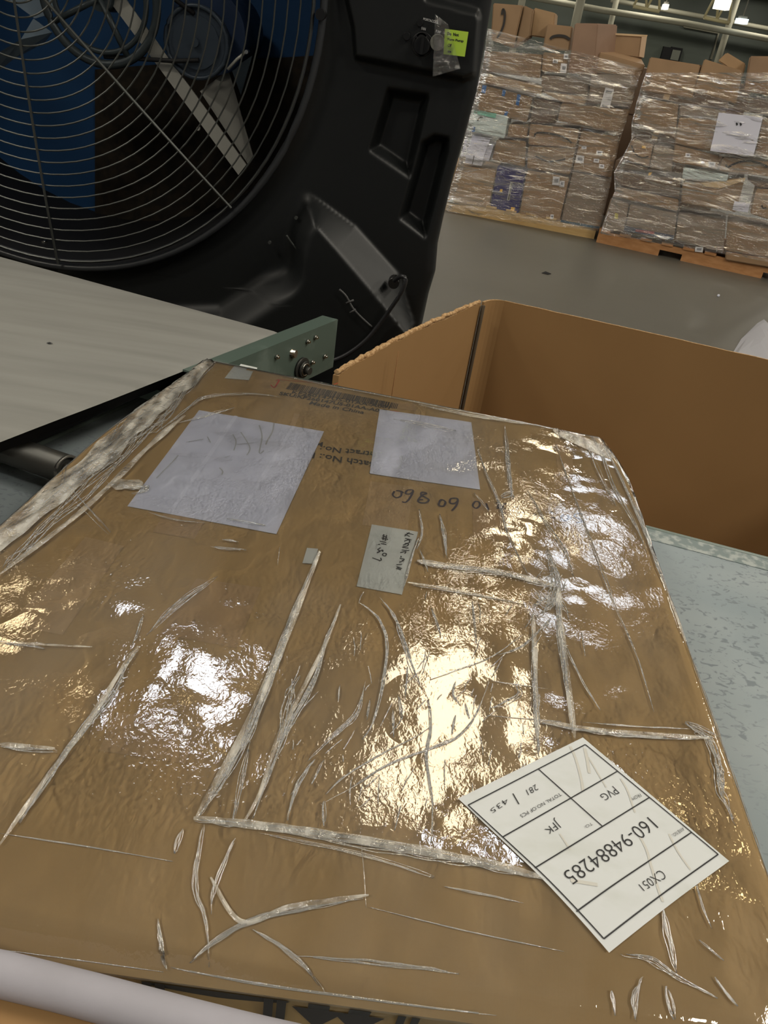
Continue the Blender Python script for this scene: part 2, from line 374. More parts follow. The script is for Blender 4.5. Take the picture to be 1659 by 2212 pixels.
A(z3(432, 1345, 665, 1385, 600, 1752, 368, 1700), c1, 'navy printed carton with white lettering in the bottom row of left pallet', m=m_navy, depth=.6,
  marks=[('arc', z3(548, 1490, 540, 1530, 530, 1580, 520, 1630), .016), ('patch', z3(538, 1485, 556, 1488, 528, 1635, 510, 1630), m_lab), ('patch', z3(455, 1540, 475, 1543, 470, 1565, 450, 1562), m_yel), ('patch', z3(545, 1685, 575, 1690, 568, 1720, 538, 1714), m_yel)])
A(z3(672, 1385, 1020, 1445, 935, 1822, 605, 1757), c1, 'tan carton right of the navy one, white labels in its upper corner', depth=.6,
  marks=[lab(z3, 885, 1435, 55, 70), lab(z3, 940, 1470, 40, 50), lab(z3, 865, 1745, 26, 36)])
A(z3(1045, 1395, 1365, 1465, 1258, 1865, 948, 1800), c5, 'greyish carton in the bottom right corner of left pallet with dark tape below', depth=.6,
  marks=[('stripe', z3(950, 1790, 1262, 1845, 1255, 1868, 944, 1808), m_tealp)])
A(z3(175, 1095, 415, 1138, 340, 1365, 112, 1325), c1, 'white plastic mailer bag stuffed between cartons next to the fan', m=m_wbag, bag=True, depth=.35, name='mailer_bag', cat='mailer bag', d=.02,
  marks=[('arc', z3(242, 1268, 235, 1300, 226, 1338), .008)])
A(z3(215, 893, 522, 945, 490, 1130, 180, 1062), c1, 'white and mint printed box lying on the white mailer bag', m=m_mint, depth=.35, name='retail_box', cat='box', d=.02,
  marks=[('stripe', z3(245, 893, 425, 925, 415, 962, 238, 925), m_greenp), ('arc', z3(270, 985, 285, 958, 312, 955), .012), ('stripe', z3(230, 1030, 252, 1034, 246, 1078, 222, 1072), m_bluet)])
A(z3(425, 1135, 668, 1150, 655, 1365, 385, 1300), c2, 'brown carton behind the white mailer bag, above the navy carton', depth=.45, d=-.02)
A(z3(525, 1012, 690, 1015, 668, 1130, 510, 1112), c1, 'small flat carton right of the white and mint box', depth=.4, d=-.02)
A(z3(692, 1012, 1105, 1052, 1070, 1205, 680, 1182), c1, 'wide carton with a curved dark arrow print, upper one of two', depth=.5,
  marks=[('arc', z3(735, 1115, 745, 1085, 800, 1080, 900, 1095, 990, 1125, 1035, 1165), .016), lab(z3, 1020, 1065, 10, 12)])
A(z3(680, 1190, 1070, 1208, 1022, 1428, 668, 1372), c2, 'brown carton under the wide arrow-print carton of the left pallet', depth=.5, d=-.01,
  marks=[('arc', z3(740, 1270, 800, 1300, 880, 1315, 985, 1295), .014)])
A(z3(1118, 1062, 1425, 1112, 1360, 1450, 1045, 1388), c1, 'square carton covered with small white stickers, right side of left pallet', depth=.5,
  marks=[lab(z3, 1075, 1262, 65, 62), lab(z3, 1240, 1225, 48, 36), lab(z3, 1218, 1290, 44, 32), lab(z3, 1262, 1335, 40, 34), lab(z3, 1118, 1190, 40, 20)])
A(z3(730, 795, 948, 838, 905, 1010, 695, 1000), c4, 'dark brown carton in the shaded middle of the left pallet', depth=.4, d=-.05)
A(z3(280, 685, 722, 792, 672, 1000, 240, 895), c2, 'carton with blue tape pieces above the white and mint box', depth=.5,
  marks=[('stripe', z3(310, 690, 345, 698, 332, 762, 300, 752), m_bluet), ('stripe', z3(475, 728, 502, 735, 490, 785, 466, 778), m_bluet), ('stripe', z3(595, 765, 622, 772, 605, 862, 580, 850), m_bluet), ('stripe', z3(495, 905, 520, 910, 508, 945, 485, 940), m_bluet)])
A(z3(948, 842, 1518, 895, 1448, 1085, 915, 985), c2, 'widest carton jutting out at the right side of left pallet', depth=.5, d=.05)
A(z3(1195, 600, 1600, 615, 1522, 862, 1165, 828), c5, 'carton with a long white label strip hanging down its front', depth=.5, d=.02,
  marks=[('patch', z3(1312, 712, 1382, 728, 1325, 965, 1245, 950), m_lab, [(z3(1320, 735, 1370, 745, 1362, 765, 1312, 755), m_labg), (z3(1285, 850, 1335, 860, 1328, 880, 1278, 870), m_labg)])])
A(z3(790, 745, 1165, 790, 1150, 850, 960, 835), c3, 'thin carton edge squeezed in above the widest carton', depth=.4, d=-.03)
A(z3(300, 592, 800, 705, 785, 775, 290, 665), c3, 'long narrow carton lying across the left pallet above the blue taped one', depth=.35, d=.03)
A(z3(330, 415, 800, 445, 780, 640, 310, 580), c2, 'wide carton under the top left carton, buried in shiny film', depth=.5,)
A(z3(803, 425, 1012, 445, 1000, 600, 788, 582), c1, 'small carton with two white stickers below the arrow-print carton', depth=.45,
  marks=[lab(z3, 950, 515, 50, 75), lab(z3, 885, 480, 42, 32), lab(z3, 975, 435, 36, 45)])
A(z3(790, 608, 1190, 640, 1168, 780, 785, 735), c5, 'grey-brown carton behind the film just below the tall carton', depth=.4, d=-.03)
A(z3(832, 192, 1045, 215, 1015, 420, 800, 398), c1, 'carton with a black curved arrow beside the tall carton on top', depth=.4,
  marks=[('arc', z3(862, 320, 880, 300, 930, 290, 985, 298, 1022, 322), .02)])
A(z3(1058, 185, 1252, 188, 1215, 615, 1000, 598), (.29, .185, .125), 'tall upright carton standing on top of the left pallet', depth=.30, d=.04, skew=(.16, .02))
A(z3(1362, 272, 1650, 292, 1620, 480, 1345, 440), c1, 'open carton at the top right of the left pallet, its inside showing', depth=.30, d=-.25,
  marks=[('stripe', z3(1362, 268, 1655, 285, 1650, 300, 1362, 284), brown((.62, .44, .26))), ('stripe', z3(1608, 292, 1650, 296, 1625, 470, 1585, 462), brown((.58, .42, .28)))])
A(z3(1262, 428, 1640, 530, 1605, 625, 1225, 598), c1, 'low carton with a bright yellowish top flap under the open carton', depth=.42, skew=(-.05, .06))
A(z3(395, 22, 642, 42, 562, 395, 375, 330), c1, 'large carton with a long curved print in the top left corner by the fan', depth=.35, d=.04,
  marks=[('arc', z3(468, 120, 478, 75, 492, 110, 485, 190, 460, 260, 428, 310), .018)])
A(z3(648, 40, 725, 75, 695, 300, 575, 385), c2, 'narrow tan carton side just right of the large top left carton', depth=.30, d=.0)
A(z3(730, 60, 905, 105, 885, 320, 700, 295), c3, 'carton with a rounded bright top behind the top left ones', depth=.35, d=-.12)
# right pallet
B(z4(512, 437, 908, 500, 842, 760, 440, 700), c1, 'broad tan carton at the top left of the right pallet', depth=.5)
B(z4(930, 452, 1232, 545, 1180, 805, 850, 705), c1, 'carton tilted a little, second from the left in the top row of right pallet', depth=.45, d=.01)
B(z4(1105, 402, 1255, 492, 1232, 600, 1035, 470), c3, 'tipped carton lying on top behind the second carton of right pallet', depth=.35, d=-.4)
B(z4(1285, 430, 1560, 432, 1560, 760, 1235, 705), (.29, .185, .11), 'tall plain carton in the top right corner at the edge of the photo', depth=.5)
B(z4(430, 745, 735, 805, 712, 1070, 378, 945), c2, 'carton under the brightest shiny film band of right pallet', depth=.5)
B(z4(740, 810, 1110, 850, 1085, 900, 735, 895), c5, 'low carton directly left of the top of the white sheet', depth=.5, d=-.01)
B(z4(738, 902, 1040, 930, 978, 1172, 702, 1110), c1, 'square tan carton immediately left of the big white sheet', depth=.5)
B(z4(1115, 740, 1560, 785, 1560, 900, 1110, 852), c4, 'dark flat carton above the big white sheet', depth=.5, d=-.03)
B(z4(1390, 905, 1560, 930, 1560, 1235, 1320, 1205), c2, 'carton right of the big white sheet at the photo edge', depth=.5)
B(z4(1050, 905, 1385, 915, 1315, 1205, 985, 1165), c2, 'carton hidden behind the big white sheet', depth=.5, d=-.01)
B(z4(370, 1080, 540, 1112, 505, 1290, 300, 1222), c1, 'crushed carton bulging out of the left side of right pallet, orange dot', depth=.45,
  marks=[('arc', z4(372, 1120, 395, 1180, 450, 1215, 505, 1205), .01), ('patch', z4(455, 1122, 485, 1126, 480, 1145, 450, 1141), m_yel)])
B(z4(545, 1115, 698, 1150, 680, 1330, 508, 1292), c5, 'film-covered grey carton in the middle left of right pallet', depth=.45)
B(z4(702, 1112, 1055, 1205, 1030, 1308, 684, 1250), c1, 'flat carton with two tiny stickers left below the white sheet', depth=.45,
  marks=[lab(z4, 790, 1180, 36, 30), lab(z4, 965, 1245, 55, 38)])
B(z4(1072, 1212, 1560, 1262, 1560, 1375, 1042, 1322), c1, 'carton with a dark wavy arrow print below the white sheet', depth=.45,
  marks=[('arc', z4(1100, 1270, 1115, 1290, 1160, 1265, 1250, 1240, 1350, 1255, 1424, 1290), .018)])
B(z4(770, 1290, 1120, 1350, 1110, 1402, 760, 1378), c5, 'slim whitish box lying across the middle of right pallet', depth=.4, d=.02, m=m_mint, name='retail_box', cat='box')
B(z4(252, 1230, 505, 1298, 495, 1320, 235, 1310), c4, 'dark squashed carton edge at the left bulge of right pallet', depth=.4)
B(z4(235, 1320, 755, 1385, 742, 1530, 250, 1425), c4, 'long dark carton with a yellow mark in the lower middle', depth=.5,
  marks=[('patch', z4(505, 1330, 530, 1326, 520, 1350, 500, 1354), m_yel)])
B(z4(762, 1408, 1250, 1372, 1180, 1640, 752, 1565), c2, 'sagging carton with a pale bent flap, lower middle of right pallet', depth=.45,
  marks=[('stripe', z4(905, 1410, 1040, 1400, 1250, 1370, 1245, 1395, 1060, 1450, 950, 1440), brown((.55, .40, .22))), ('patch', z4(1165, 1550, 1285, 1570, 1268, 1640, 1150, 1618), m_lilac)])
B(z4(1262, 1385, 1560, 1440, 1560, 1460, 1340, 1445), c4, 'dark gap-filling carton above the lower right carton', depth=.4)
B(z4(1335, 1452, 1560, 1475, 1560, 1735, 1285, 1650), c1, 'tan carton with a small curved print, lower right photo edge', depth=.45, d=.01,
  marks=[('arc', z4(1375, 1580, 1385, 1605, 1410, 1600), .012)])
B(z4(262, 1440, 740, 1540, 728, 1632, 215, 1512), c2, 'film-glazed carton above the bottom row of right pallet', depth=.5)
B(z4(212, 1525, 352, 1572, 312, 1790, 132, 1782), c5, 'carton with a yellow spot in the bottom left corner of right pallet', depth=.5,
  marks=[('patch', z4(245, 1640, 270, 1650, 265, 1690, 238, 1685), mat('dull_yellow', (.45, .38, .10), .6))])
B(z4(358, 1575, 722, 1645, 702, 1850, 318, 1785), c5, 'wide bottom carton with a red stripe near the pallet boards', depth=.5,
  marks=[('stripe', z4(405, 1768, 550, 1785, 545, 1806, 400, 1788), m_redp), ('stripe', z4(320, 1740, 700, 1815, 690, 1850, 310, 1780), mat('slate_tape', (.10, .11, .14), .4))])
B(z4(730, 1648, 1102, 1705, 1085, 1950, 705, 1855), c5, 'bottom row carton below the sagging one, small label at its foot', depth=.5,
  marks=[lab(z4, 865, 1900, 60, 40)])
B(z4(1108, 1708, 1560, 1790, 1560, 2010, 1090, 1935), c2, 'bottom row carton at the right photo edge', depth=.5)
B(z4(1092, 1945, 1560, 2020, 1560, 2085, 1090, 2005), c1, 'flat carton lying on the right end of right pallet boards', depth=.45, d=.03)
# cartons added behind the two loads so the gap between them looks dark
for k, (hh, lb_) in enumerate(((.5, 'dark carton on the floor, added to darken the gap between both pallet loads'), (.48, 'dark carton added to darken the gap between the loads, middle one of three'), (.42, 'dark carton added to darken the gap between the loads, topmost of three'))):
    z0 = sum((.5, .48, .42)[:k])+.0015*k; t = thing('shipping_carton', (2.15, 9.4, z0), lb_, 'carton', 'cartons added behind the gap to darken it'); bm = bmesh.new(); box(bm, 1.35, 2.95, 9.0, 9.8, z0+.0005, z0+hh)
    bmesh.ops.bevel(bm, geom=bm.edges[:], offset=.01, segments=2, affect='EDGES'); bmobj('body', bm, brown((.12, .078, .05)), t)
    bm = bmesh.new(); box(bm, 2.12, 2.18, 8.9985, 8.9995, z0+.02, z0+hh-.02); bmobj('packing_tape', bm, m_tape2, t)
# white sheet on the right stack
V = [s2.at(p, .09) for p in z4(1045, 868, 1385, 905, 1312, 1203, 977, 1166)]
bk = [v-s2.n*.004 for v in V]
t = thing('document_sheet', V[3], 'large white paper sheet stuck on the front of the right wrapped pallet', 'paper sheet')
bm = bmesh.new(); hexa(bm, bk, V); bmobj('sheet', bm, m_lilac, t)
for (x, y) in ((1178, 948), (1208, 950)):
    VV = []; FF = []; stroke(VV, FF, [s2.at(p, .094) for p in z4(x, y, x+10, y+10, x+2, y+18)], .012, lambda p: p, up=s2.n, sm=1); obj('printed_mark', VV, FF, m_ink, t)

def pallet(st, x0, x1, depth, m, label, notch):
    t = thing('wooden_pallet', st.p+st.u*((x0+x1)/2)-st.n*depth/2, label, 'pallet', 'pallets under the wrapped cartons')
    R = Matrix((st.u, -st.n, Vector((0, 0, 1)))).transposed().to_4x4(); R.translation = st.p
    for k in range(3):
        yy = k*(depth-.04)/2
        bm = bmesh.new()
        if notch:
            xs = [x0]; L_ = x1-x0
            for c in (.24, .62): xs += [x0+L_*c, x0+L_*c+.20]
            xs.append(x1)
            box(bm, x0, x1, yy, yy+.04, .055, .10, R)
            for i in range(0, len(xs), 2): box(bm, xs[i], xs[i+1], yy, yy+.04, .0, .0548, R)
        else: box(bm, x0, x1, yy, yy+.04, .0, .10, R)
        bmobj('stringer', bm, m, t)
    n = int((x1-x0)/.17)
    for i in range(n):
        xx = x0+(x1-x0-.1)*i/(n-1); bm = bmesh.new(); box(bm, xx, xx+.1, -.01, depth+.01, .1005, .118, R); bmobj('deck_board', bm, m, t)
    return t
pallet(s1, -.25, s1.len-.01, 1.0, m_wood_a, 'pale wooden pallet under the left stack, beside the fan', False)
pallet(s2, .02, 2.4, 1.0, m_wood_b, 'orange-brown wooden pallet with fork notches under the right stack', True)

def stack_film(st, prof_l, prof_r, label, off, amp):
    """profile pixels (left and right edges, top to bottom); wraps front and the two sides"""
    nz_, nx = 150, 120; V = []; Fc = []
    def samp(pr, t):
        t *= len(pr)-1; i = min(int(t), len(pr)-2); a, b = pr[i], pr[i+1]; k = t-i
        return (a[0]*(1-k)+b[0]*k, a[1]*(1-k)+b[1]*k)
    sd = 10
    for j in range(nz_+1):
        t = j/nz_; L_ = st.at(samp(prof_l, t), off); R_ = st.at(samp(prof_r, t), off)
        for i in range(-sd, nx+sd+1):
            k = min(max(i/nx, 0), 1); p = L_.lerp(R_, k)
            back = (-i if i < 0 else i-nx if i > nx else 0)*.05
            n_ = noise.noise(Vector((p.x*2.2, p.z*7, 3.1)))*amp+noise.noise(Vector((p.x*5+p.z*3, p.z*22, 7)))*amp*.45+noise.noise(Vector((p.x*11, p.z*55, 2)))*amp*.22
            edge = .03*(1-math.cos(math.pi*min(1, min(k, 1-k)/.06)))/2-.03
            p = p+st.n*(abs(n_)+edge-back); V.append(p)
    w = nx+2*sd+1
    lo, hi = (0, w-1-(sd-2)) if st is s1 else (sd-2, w-1)
    for j in range(nz_):
        for i in range(lo, hi): Fc.append((j*w+i, j*w+i+1, (j+1)*w+i+1, (j+1)*w+i))
    bm = bmesh.new(); rs = random.Random(len(label)+int(amp*1000)); 
    def gp(k, t):
        k = min(max(k, 0), 1); t = min(max(t, 0), 1); return V[int(round(t*nz_))*w+sd+int(round(k*nx))]+st.n*.004
    for q in range(55):
        k0 = rs.random(); t0 = rs.random(); ln = .05+.30*rs.random()**2; sl = (rs.random()-.45)*.18; n_p = 4+int(ln*26); ph = rs.random()*9
        P = [gp(k0+ln*i/n_p, t0+sl*ln*i/n_p+.012*noise.noise(Vector((i*.5, ph, 0)))) for i in range(n_p+1)]
        P = [p for i, p in enumerate(P) if i == 0 or (p-P[i-1]).length > .004]
        if len(P) > 2: tube(bm, P, [.0016+.0035*rs.random()*math.sin(math.pi*(i+.5)/len(P)) for i in range(len(P))], 5, flat=.6)
    b = len(V); bm.verts.index_update(); V += [v.co.copy() for v in bm.verts]; nf_ = len(Fc); Fc += [[b+v.index for v in q.verts] for q in bm.faces]; bm.free()
    return tag(obj('stretch_film', V, Fc, None, smooth=True, sharp=180, mats=[m_film_pal, m_crease], mi=[0]*nf_+[1]*(len(Fc)-nf_)), label, 'stretch film', 'films around the pallet loads')
stack_film(s1, z3(350, 230, 315, 480, 270, 700, 200, 960, 120, 1300, 40, 1560, -10, 1720), z3(1620, 560, 1590, 640, 1520, 870, 1450, 1085, 1420, 1180, 1365, 1465, 1262, 1885),
           'clear crinkled stretch film wrapped around the left pallet load', .075, .035)
stack_film(s2, z4(480, 560, 435, 700, 370, 950, 370, 1080, 235, 1330, 240, 1480, 130, 1800), z4(1700, 560, 1700, 760, 1700, 950, 1700, 1100, 1700, 1330, 1700, 1640, 1700, 2060),
           'clear crinkled stretch film wrapped around the right pallet load', .075, .05)
# floor debris
p = onz(1178, 592, 0)
bm = bmesh.new(); V = [p+Vector((a, b, c)) for a, b, c in ((-.03, 0, .001), (.0, .02, .012), (.045, .012, .004), (.02, -.01, .002))]
hexa(bm, V, [v+Vector((0, 0, .004)) for v in V]); tag(bmobj('debris_scrap', bm, m_blackd), 'tiny dark scrap lying on the bare concrete floor', 'scrap')
p = onz(1551, 641, 0); bm = bmesh.new(); bmesh.ops.create_icosphere(bm, subdivisions=1, radius=.012, matrix=Matrix.Translation(p+Vector((0, 0, .009))))
tag(bmobj('paper_crumb', bm, m_paper), 'tiny white crumb on the floor near the right pallet', 'scrap')
# pale plastic sheet heap behind the bin at the right photo edge
bm = bmesh.new()
hp = [onz(x, y, 0) for x, y in ((1575, 775), (1600, 735), (1635, 700), (1650, 690), (1700, 735), (1760, 800), (1650, 810))]
c0 = sum(hp, Vector())/len(hp); rings = []
for k, (s_, z_) in enumerate(((1, .004), (.8, .02), (.5, .03), (.2, .034))):
    rings.append([bm.verts.new(c0+(q-c0)*s_+Vector((0, 0, z_+.012*noise.noise(q*9+Vector((k, 0, 0))))) ) for q in hp])
for a, b in zip(rings, rings[1:]):
    for i in range(len(hp)): bm.faces.new((a[i], a[(i+1) % 7], b[(i+1) % 7], b[i]))
bm.faces.new(rings[-1])
tag(bmobj('plastic_sheet', bm, mat('dull_plastic_sheet', (.30, .30, .33), .5), smooth=False), 'crumpled whitish plastic sheet on the floor behind the open bin', 'plastic sheet')

# ================================================================== OPEN CARDBOARD BIN (right)
ZB = 1.5-.62
g0 = onz(720, 815, ZB); g1 = onz(1040, 655, ZB); g1b = onz(1090, 650, ZB); g2 = onz(1659, 780, ZB)
dl = (g0-g1).normalized(); df = (g2-g1b).normalized()
fr_l = g1+dl*((g1.y-1.465)/abs(dl.y))
g3 = g1b+df*1.15; fr_r = fr_l+Vector((.98, -.2, 0)).normalized()*1.24
gb = thing('cardboard_bin', (.55, 1.75, 0), 'large open brown cardboard bin behind the work table', 'cardboard bin')
def wall(name, a, b, z0, z1, th, n_out, lump=0, part=gb, seg=40):
    bm = bmesh.new(); d = b-a; rows = []
    for i in range(seg+1):
        p = a+d*(i/seg); w_ = lump*(noise.noise(Vector((p.x*14, p.y*14, 1)))+.6*noise.noise(Vector((p.x*50, p.y*50, 5))))
        bulge = n_out*(.012*math.sin(math.pi*i/seg))
        q = p+bulge; o_ = q+n_out*th
        rows.append([bm.verts.new((q.x, q.y, z0)), bm.verts.new((q.x, q.y, z1+w_)), bm.verts.new((o_.x, o_.y, z1+w_-.002)), bm.verts.new((o_.x, o_.y, z0))])
    for A_, B_ in zip(rows, rows[1:]):
        for k in range(4):
            q = bm.faces.new((A_[k], B_[k], B_[(k+1) % 4], A_[(k+1) % 4])); q.material_index = 1 if k == 1 else 0
    bm.faces.new(rows[0]); bm.faces.new(rows[-1][::-1])
    return bmobj(name, bm, None, part, mats=[m_card_in, m_card_edge])
nl = Vector((dl.y, -dl.x, 0)); nl = -nl if nl.x > 0 else nl
nf = Vector((-df.y, df.x, 0)); nf = -nf if nf.y < 0 else nf
wall('side_wall', g1, fr_l, 0.0, ZB, .014, nl, .006)
# near the corner the front layer overlaps with a dark slot
wall('back_wall', g1b+Vector((0, 0, 0)), g3, 0, ZB, .012, nf, .0015)
wall('corner_panel', g1+nl*.004+Vector((.012, .012, 0)), g1b, 0, ZB, .012, (nl+nf).normalized(), .001, seg=6)
wall('side_wall', g3, fr_r, 0, ZB, .012, -nl, .001)
wall('front_wall', fr_l, fr_r, 0, .60, .012, -nf, .001)
bm = bmesh.new(); hexa(bm, [Vector((q.x, q.y, .001)) for q in (fr_l, fr_r, g3, g1b, g1)], [Vector((q.x, q.y, .012)) for q in (fr_l, fr_r, g3, g1b, g1)]); bmobj('bottom_panel', bm, m_card_in, gb)
# shade of the corner gap as a dark tube, and a crease on the left wall
bm = bmesh.new(); a = g1+Vector((.002, -.006, 0)); tube(bm, [(a.x+.004, a.y, .05), (a.x+.004, a.y, ZB-.004)], .0055, 6); bmobj('slot_shade', bm, mat('slot_shadow_brown', (.05, .035, .02), .9), gb)
a = onz(845, 750, ZB); a = g1+dl*(a-g1).length
bm = bmesh.new(); tube(bm, [(a.x+.0145, a.y-.002, ZB-.5), (a.x+.0145, a.y-.002, ZB-.005)], .0012, 5); bmobj('score_line', bm, mat('score_brown', (.22, .11, .04), .8), gb)
# torn flutes on the rim
bm = bmesh.new(); pts = []
for i in range(90):
    k = i/89; p = g1.lerp(fr_l, k)+nl*(.007+.012*math.sin(math.pi*k)); pts.append((p.x+.004*noise.noise(Vector((i*.7, 1, 0))), p.y, ZB+.003+.005*noise.noise(Vector((i*.35, 0, 2)))))
tube(bm, pts, [.006+.0022*noise.noise(Vector((i*.9, 4, 0))) for i in range(90)], 7, flat=.8); bmobj('torn_rim', bm, m_card_edge, gb)

# ================================================================== TABLE
ZT = .735
m_table = mat('worn_blue_grey_steel', (.30, .36, .38), .38, metal=0, spec=.6)
nt = m_table.node_tree; b = nt.nodes['Principled BSDF']
def nodechain():
    N = nt.nodes.new; L = nt.links.new; tc = N('ShaderNodeTexCoord')
    def nz(sc, det=6, dist=0):
        mp = N('ShaderNodeMapping'); mp.inputs['Scale'].default_value = sc; n = N('ShaderNodeTexNoise'); n.inputs['Scale'].default_value = 1; n.inputs['Detail'].default_value = det; n.inputs['Distortion'].default_value = dist
        L(tc.outputs['Object'], mp.inputs[0]); L(mp.outputs[0], n.inputs[0]); return n
    def ramp(n, a, ca, b_, cb):
        r = N('ShaderNodeValToRGB'); e = r.color_ramp.elements; e[0].position = a; e[0].color = (*ca, 1); e[1].position = b_; e[1].color = (*cb, 1); L(n.outputs[0], r.inputs[0]); return r
    base = ramp(nz((3, 4, 1)), .35, (.215, .262, .285), .65, (.285, .325, .34))
    wear = ramp(nz((60, 95, 1), 9, 1.0), .56, (0, 0, 0), .62, (1, 1, 1))
    area_ = ramp(nz((2.2, 3.1, 1), 3), .42, (0, 0, 0), .6, (1, 1, 1))
    mu = N('ShaderNodeMath'); mu.operation = 'MULTIPLY'; L(wear.outputs[0], mu.inputs[0]); L(area_.outputs[0], mu.inputs[1])
    mx = N('ShaderNodeMixRGB'); L(mu.outputs[0], mx.inputs[0]); L(base.outputs[0], mx.inputs[1]); mx.inputs[2].default_value = (.16, .19, .21, 1)
    L(mx.outputs[0], b.inputs['Base Color'])
nodechain()
back_l = Vector((-.526, 1.571, 0)); bd = Vector((.98, -.2, 0)).normalized()
tb0 = onz(1400, 1140, ZT); tb0.z = 0
ldir = (onz(250, 885, ZT)-onz(0, 1000, ZT)); ldir.z = 0; ldir.normalize()
lp = onz(0, 1000, ZT); lp.z = 0
# corner = intersection of back line and left line
den = bd.x*ldir.y-bd.y*ldir.x; k = ((lp.x-tb0.x)*ldir.y-(lp.y-tb0.y)*ldir.x)/den
cor = tb0+Vector((bd.x, bd.y, 0))*k
br = cor+Vector((bd.x, bd.y, 0))*2.1; fl_ = cor-ldir*1.75; frr = br-ldir*1.75
tb = thing('work_table', ((cor+frr)/2).to_3d()*1.0, 'scratched blue-grey steel work table under the big wrapped carton', 'table'); tb.location.z = 0
bm = bmesh.new(); hexa(bm, [Vector((p.x, p.y, ZT-.03)) for p in (fl_, frr, br, cor)], [Vector((p.x, p.y, ZT)) for p in (fl_, frr, br, cor)])
bmesh.ops.recalc_face_normals(bm, faces=bm.faces); bmesh.ops.bevel(bm, geom=[e for e in bm.edges if all(v.co.z > ZT-.001 for v in e.verts)], offset=.006, segments=3, affect='EDGES'); bmobj('table_top', bm, m_table, tb)
m_rim = mat('chipped_rim', (.17, .21, .21), .5, noise_=((60, 60, 60), (.33, .36, .35), .45, .6))
bm = bmesh.new()
inn = -ldir
e1 = [cor+Vector((bd.x, bd.y, 0))*s for s in (.02, 2.08)]
hexa(bm, [Vector((p.x, p.y, ZT+.0002)) for p in (e1[0]+inn*.045, e1[1]+inn*.045, e1[1]+inn*.004, e1[0]+inn*.004)], [Vector((p.x, p.y, ZT+.0012)) for p in (e1[0]+inn*.045, e1[1]+inn*.045, e1[1]+inn*.004, e1[0]+inn*.004)])
bmobj('worn_edge_band', bm, m_rim, tb)
bm = bmesh.new(); tube(bm, [Vector((p.x, p.y, ZT-.001)) for p in (cor, br)], .005, 8); tube(bm, [Vector((p.x, p.y, ZT-.001)) for p in (fl_, cor)], .006, 8); bmobj('edge_trim', bm, mat('edge_trim_green', (.16, .20, .18), .4), tb)
for p in (fl_, frr, br, cor):
    q = p+(((cor+frr)/2)-p)*.08; bm = bmesh.new(); box(bm, q.x-.025, q.x+.025, q.y-.025, q.y+.025, 0, ZT-.0301); bmobj('leg', bm, m_dark_steel, tb)

# ================================================================== CONVEYOR
ZC = 1.5-.62
E0 = onz(618, 712, ZC); Pn = onz(0, 950, ZC); Pf = onz(0, 545, ZC)
tv = (E0-Pn).normalized(); wv = (Pf-E0).normalized(); zv = Vector((0, 0, 1))
def cv(a, b, z): return E0+tv*a+wv*b+zv*(z-ZC)
cy = thing('belt_conveyor', cv(-.8, .5, 0), 'grey belt conveyor with green side frame at the left', 'conveyor')
RB = .034; BW = 1.15
bm = bmesh.new(); prof = []
for s in range(41): prof.append((-1.9+(1.9-RB)*s/40, ZC))
for s in range(1, 13): a = math.pi*s/12; prof.append((-RB+RB*math.sin(a), ZC-RB+RB*math.cos(a)))
for s in range(1, 21): prof.append((-RB-(1.9-RB)*s/20, ZC-2*RB))
cross = [(0.0, -.0045), (.006, -.0015), (.02, 0), (.05, 0)]+[(.05+(BW-.05)*i/10, 0) for i in range(1, 11)]
rows = []
for (a, z) in prof:
    top = z > ZC-RB
    ins = 0 if z > ZC-RB*1.1 else .07
    rows.append([bm.verts.new(cv(a, b_*(1-ins/BW)+ins, z+(dz if top else -dz)+(.0015*noise.noise(Vector((a*5, b_*3, 0))) if top and a < -.1 else 0))) for b_, dz in cross])
for r1, r2 in zip(rows, rows[1:]):
    for i in range(len(cross)-1): bm.faces.new((r1[i], r1[i+1], r2[i+1], r2[i]))
bmobj('belt', bm, m_belt, cy, smooth=True)
bm = bmesh.new(); cyl(bm, cv(-RB, .012, ZC-RB-.002), cv(-RB, BW-.01, ZC-RB-.002), RB-.006, 28); er = bmobj('end_roller', bm, m_dark_steel, cy)
bm = bmesh.new()
ringp = [cv(-RB+(RB-.005)*math.cos(a), .010, ZC-RB-.002+(RB-.005)*math.sin(a)) for a in [i*math.pi/14 for i in range(28)]]
tube(bm, ringp, .0026, 6, closed=True); bmobj('roller_rim', bm, m_steel, er)
bm = bmesh.new(); cyl(bm, cv(-RB, -.05, ZC-RB-.002), cv(-RB, .02, ZC-RB-.002), .009, 14); bmobj('axle', bm, m_steel, er)
for a in (-.62, -.98):
    bm = bmesh.new(); zz = ZC-2*RB-.032; cyl(bm, cv(a, .0, zz), cv(a, BW, zz), .026, 24); ro = bmobj('return_roller', bm, m_dark_steel, cy)
    bm = bmesh.new(); tube(bm, [cv(a+.024*math.cos(q), -.002, zz+.024*math.sin(q)) for q in [i*math.pi/12 for i in range(24)]], .003, 6, closed=True); cyl(bm, cv(a, -.02, zz), cv(a, .0, zz), .012, 16); bmobj('roller_cap', bm, mat('grey_roller_cap', (.16, .155, .14), .35, metal=.5), ro)
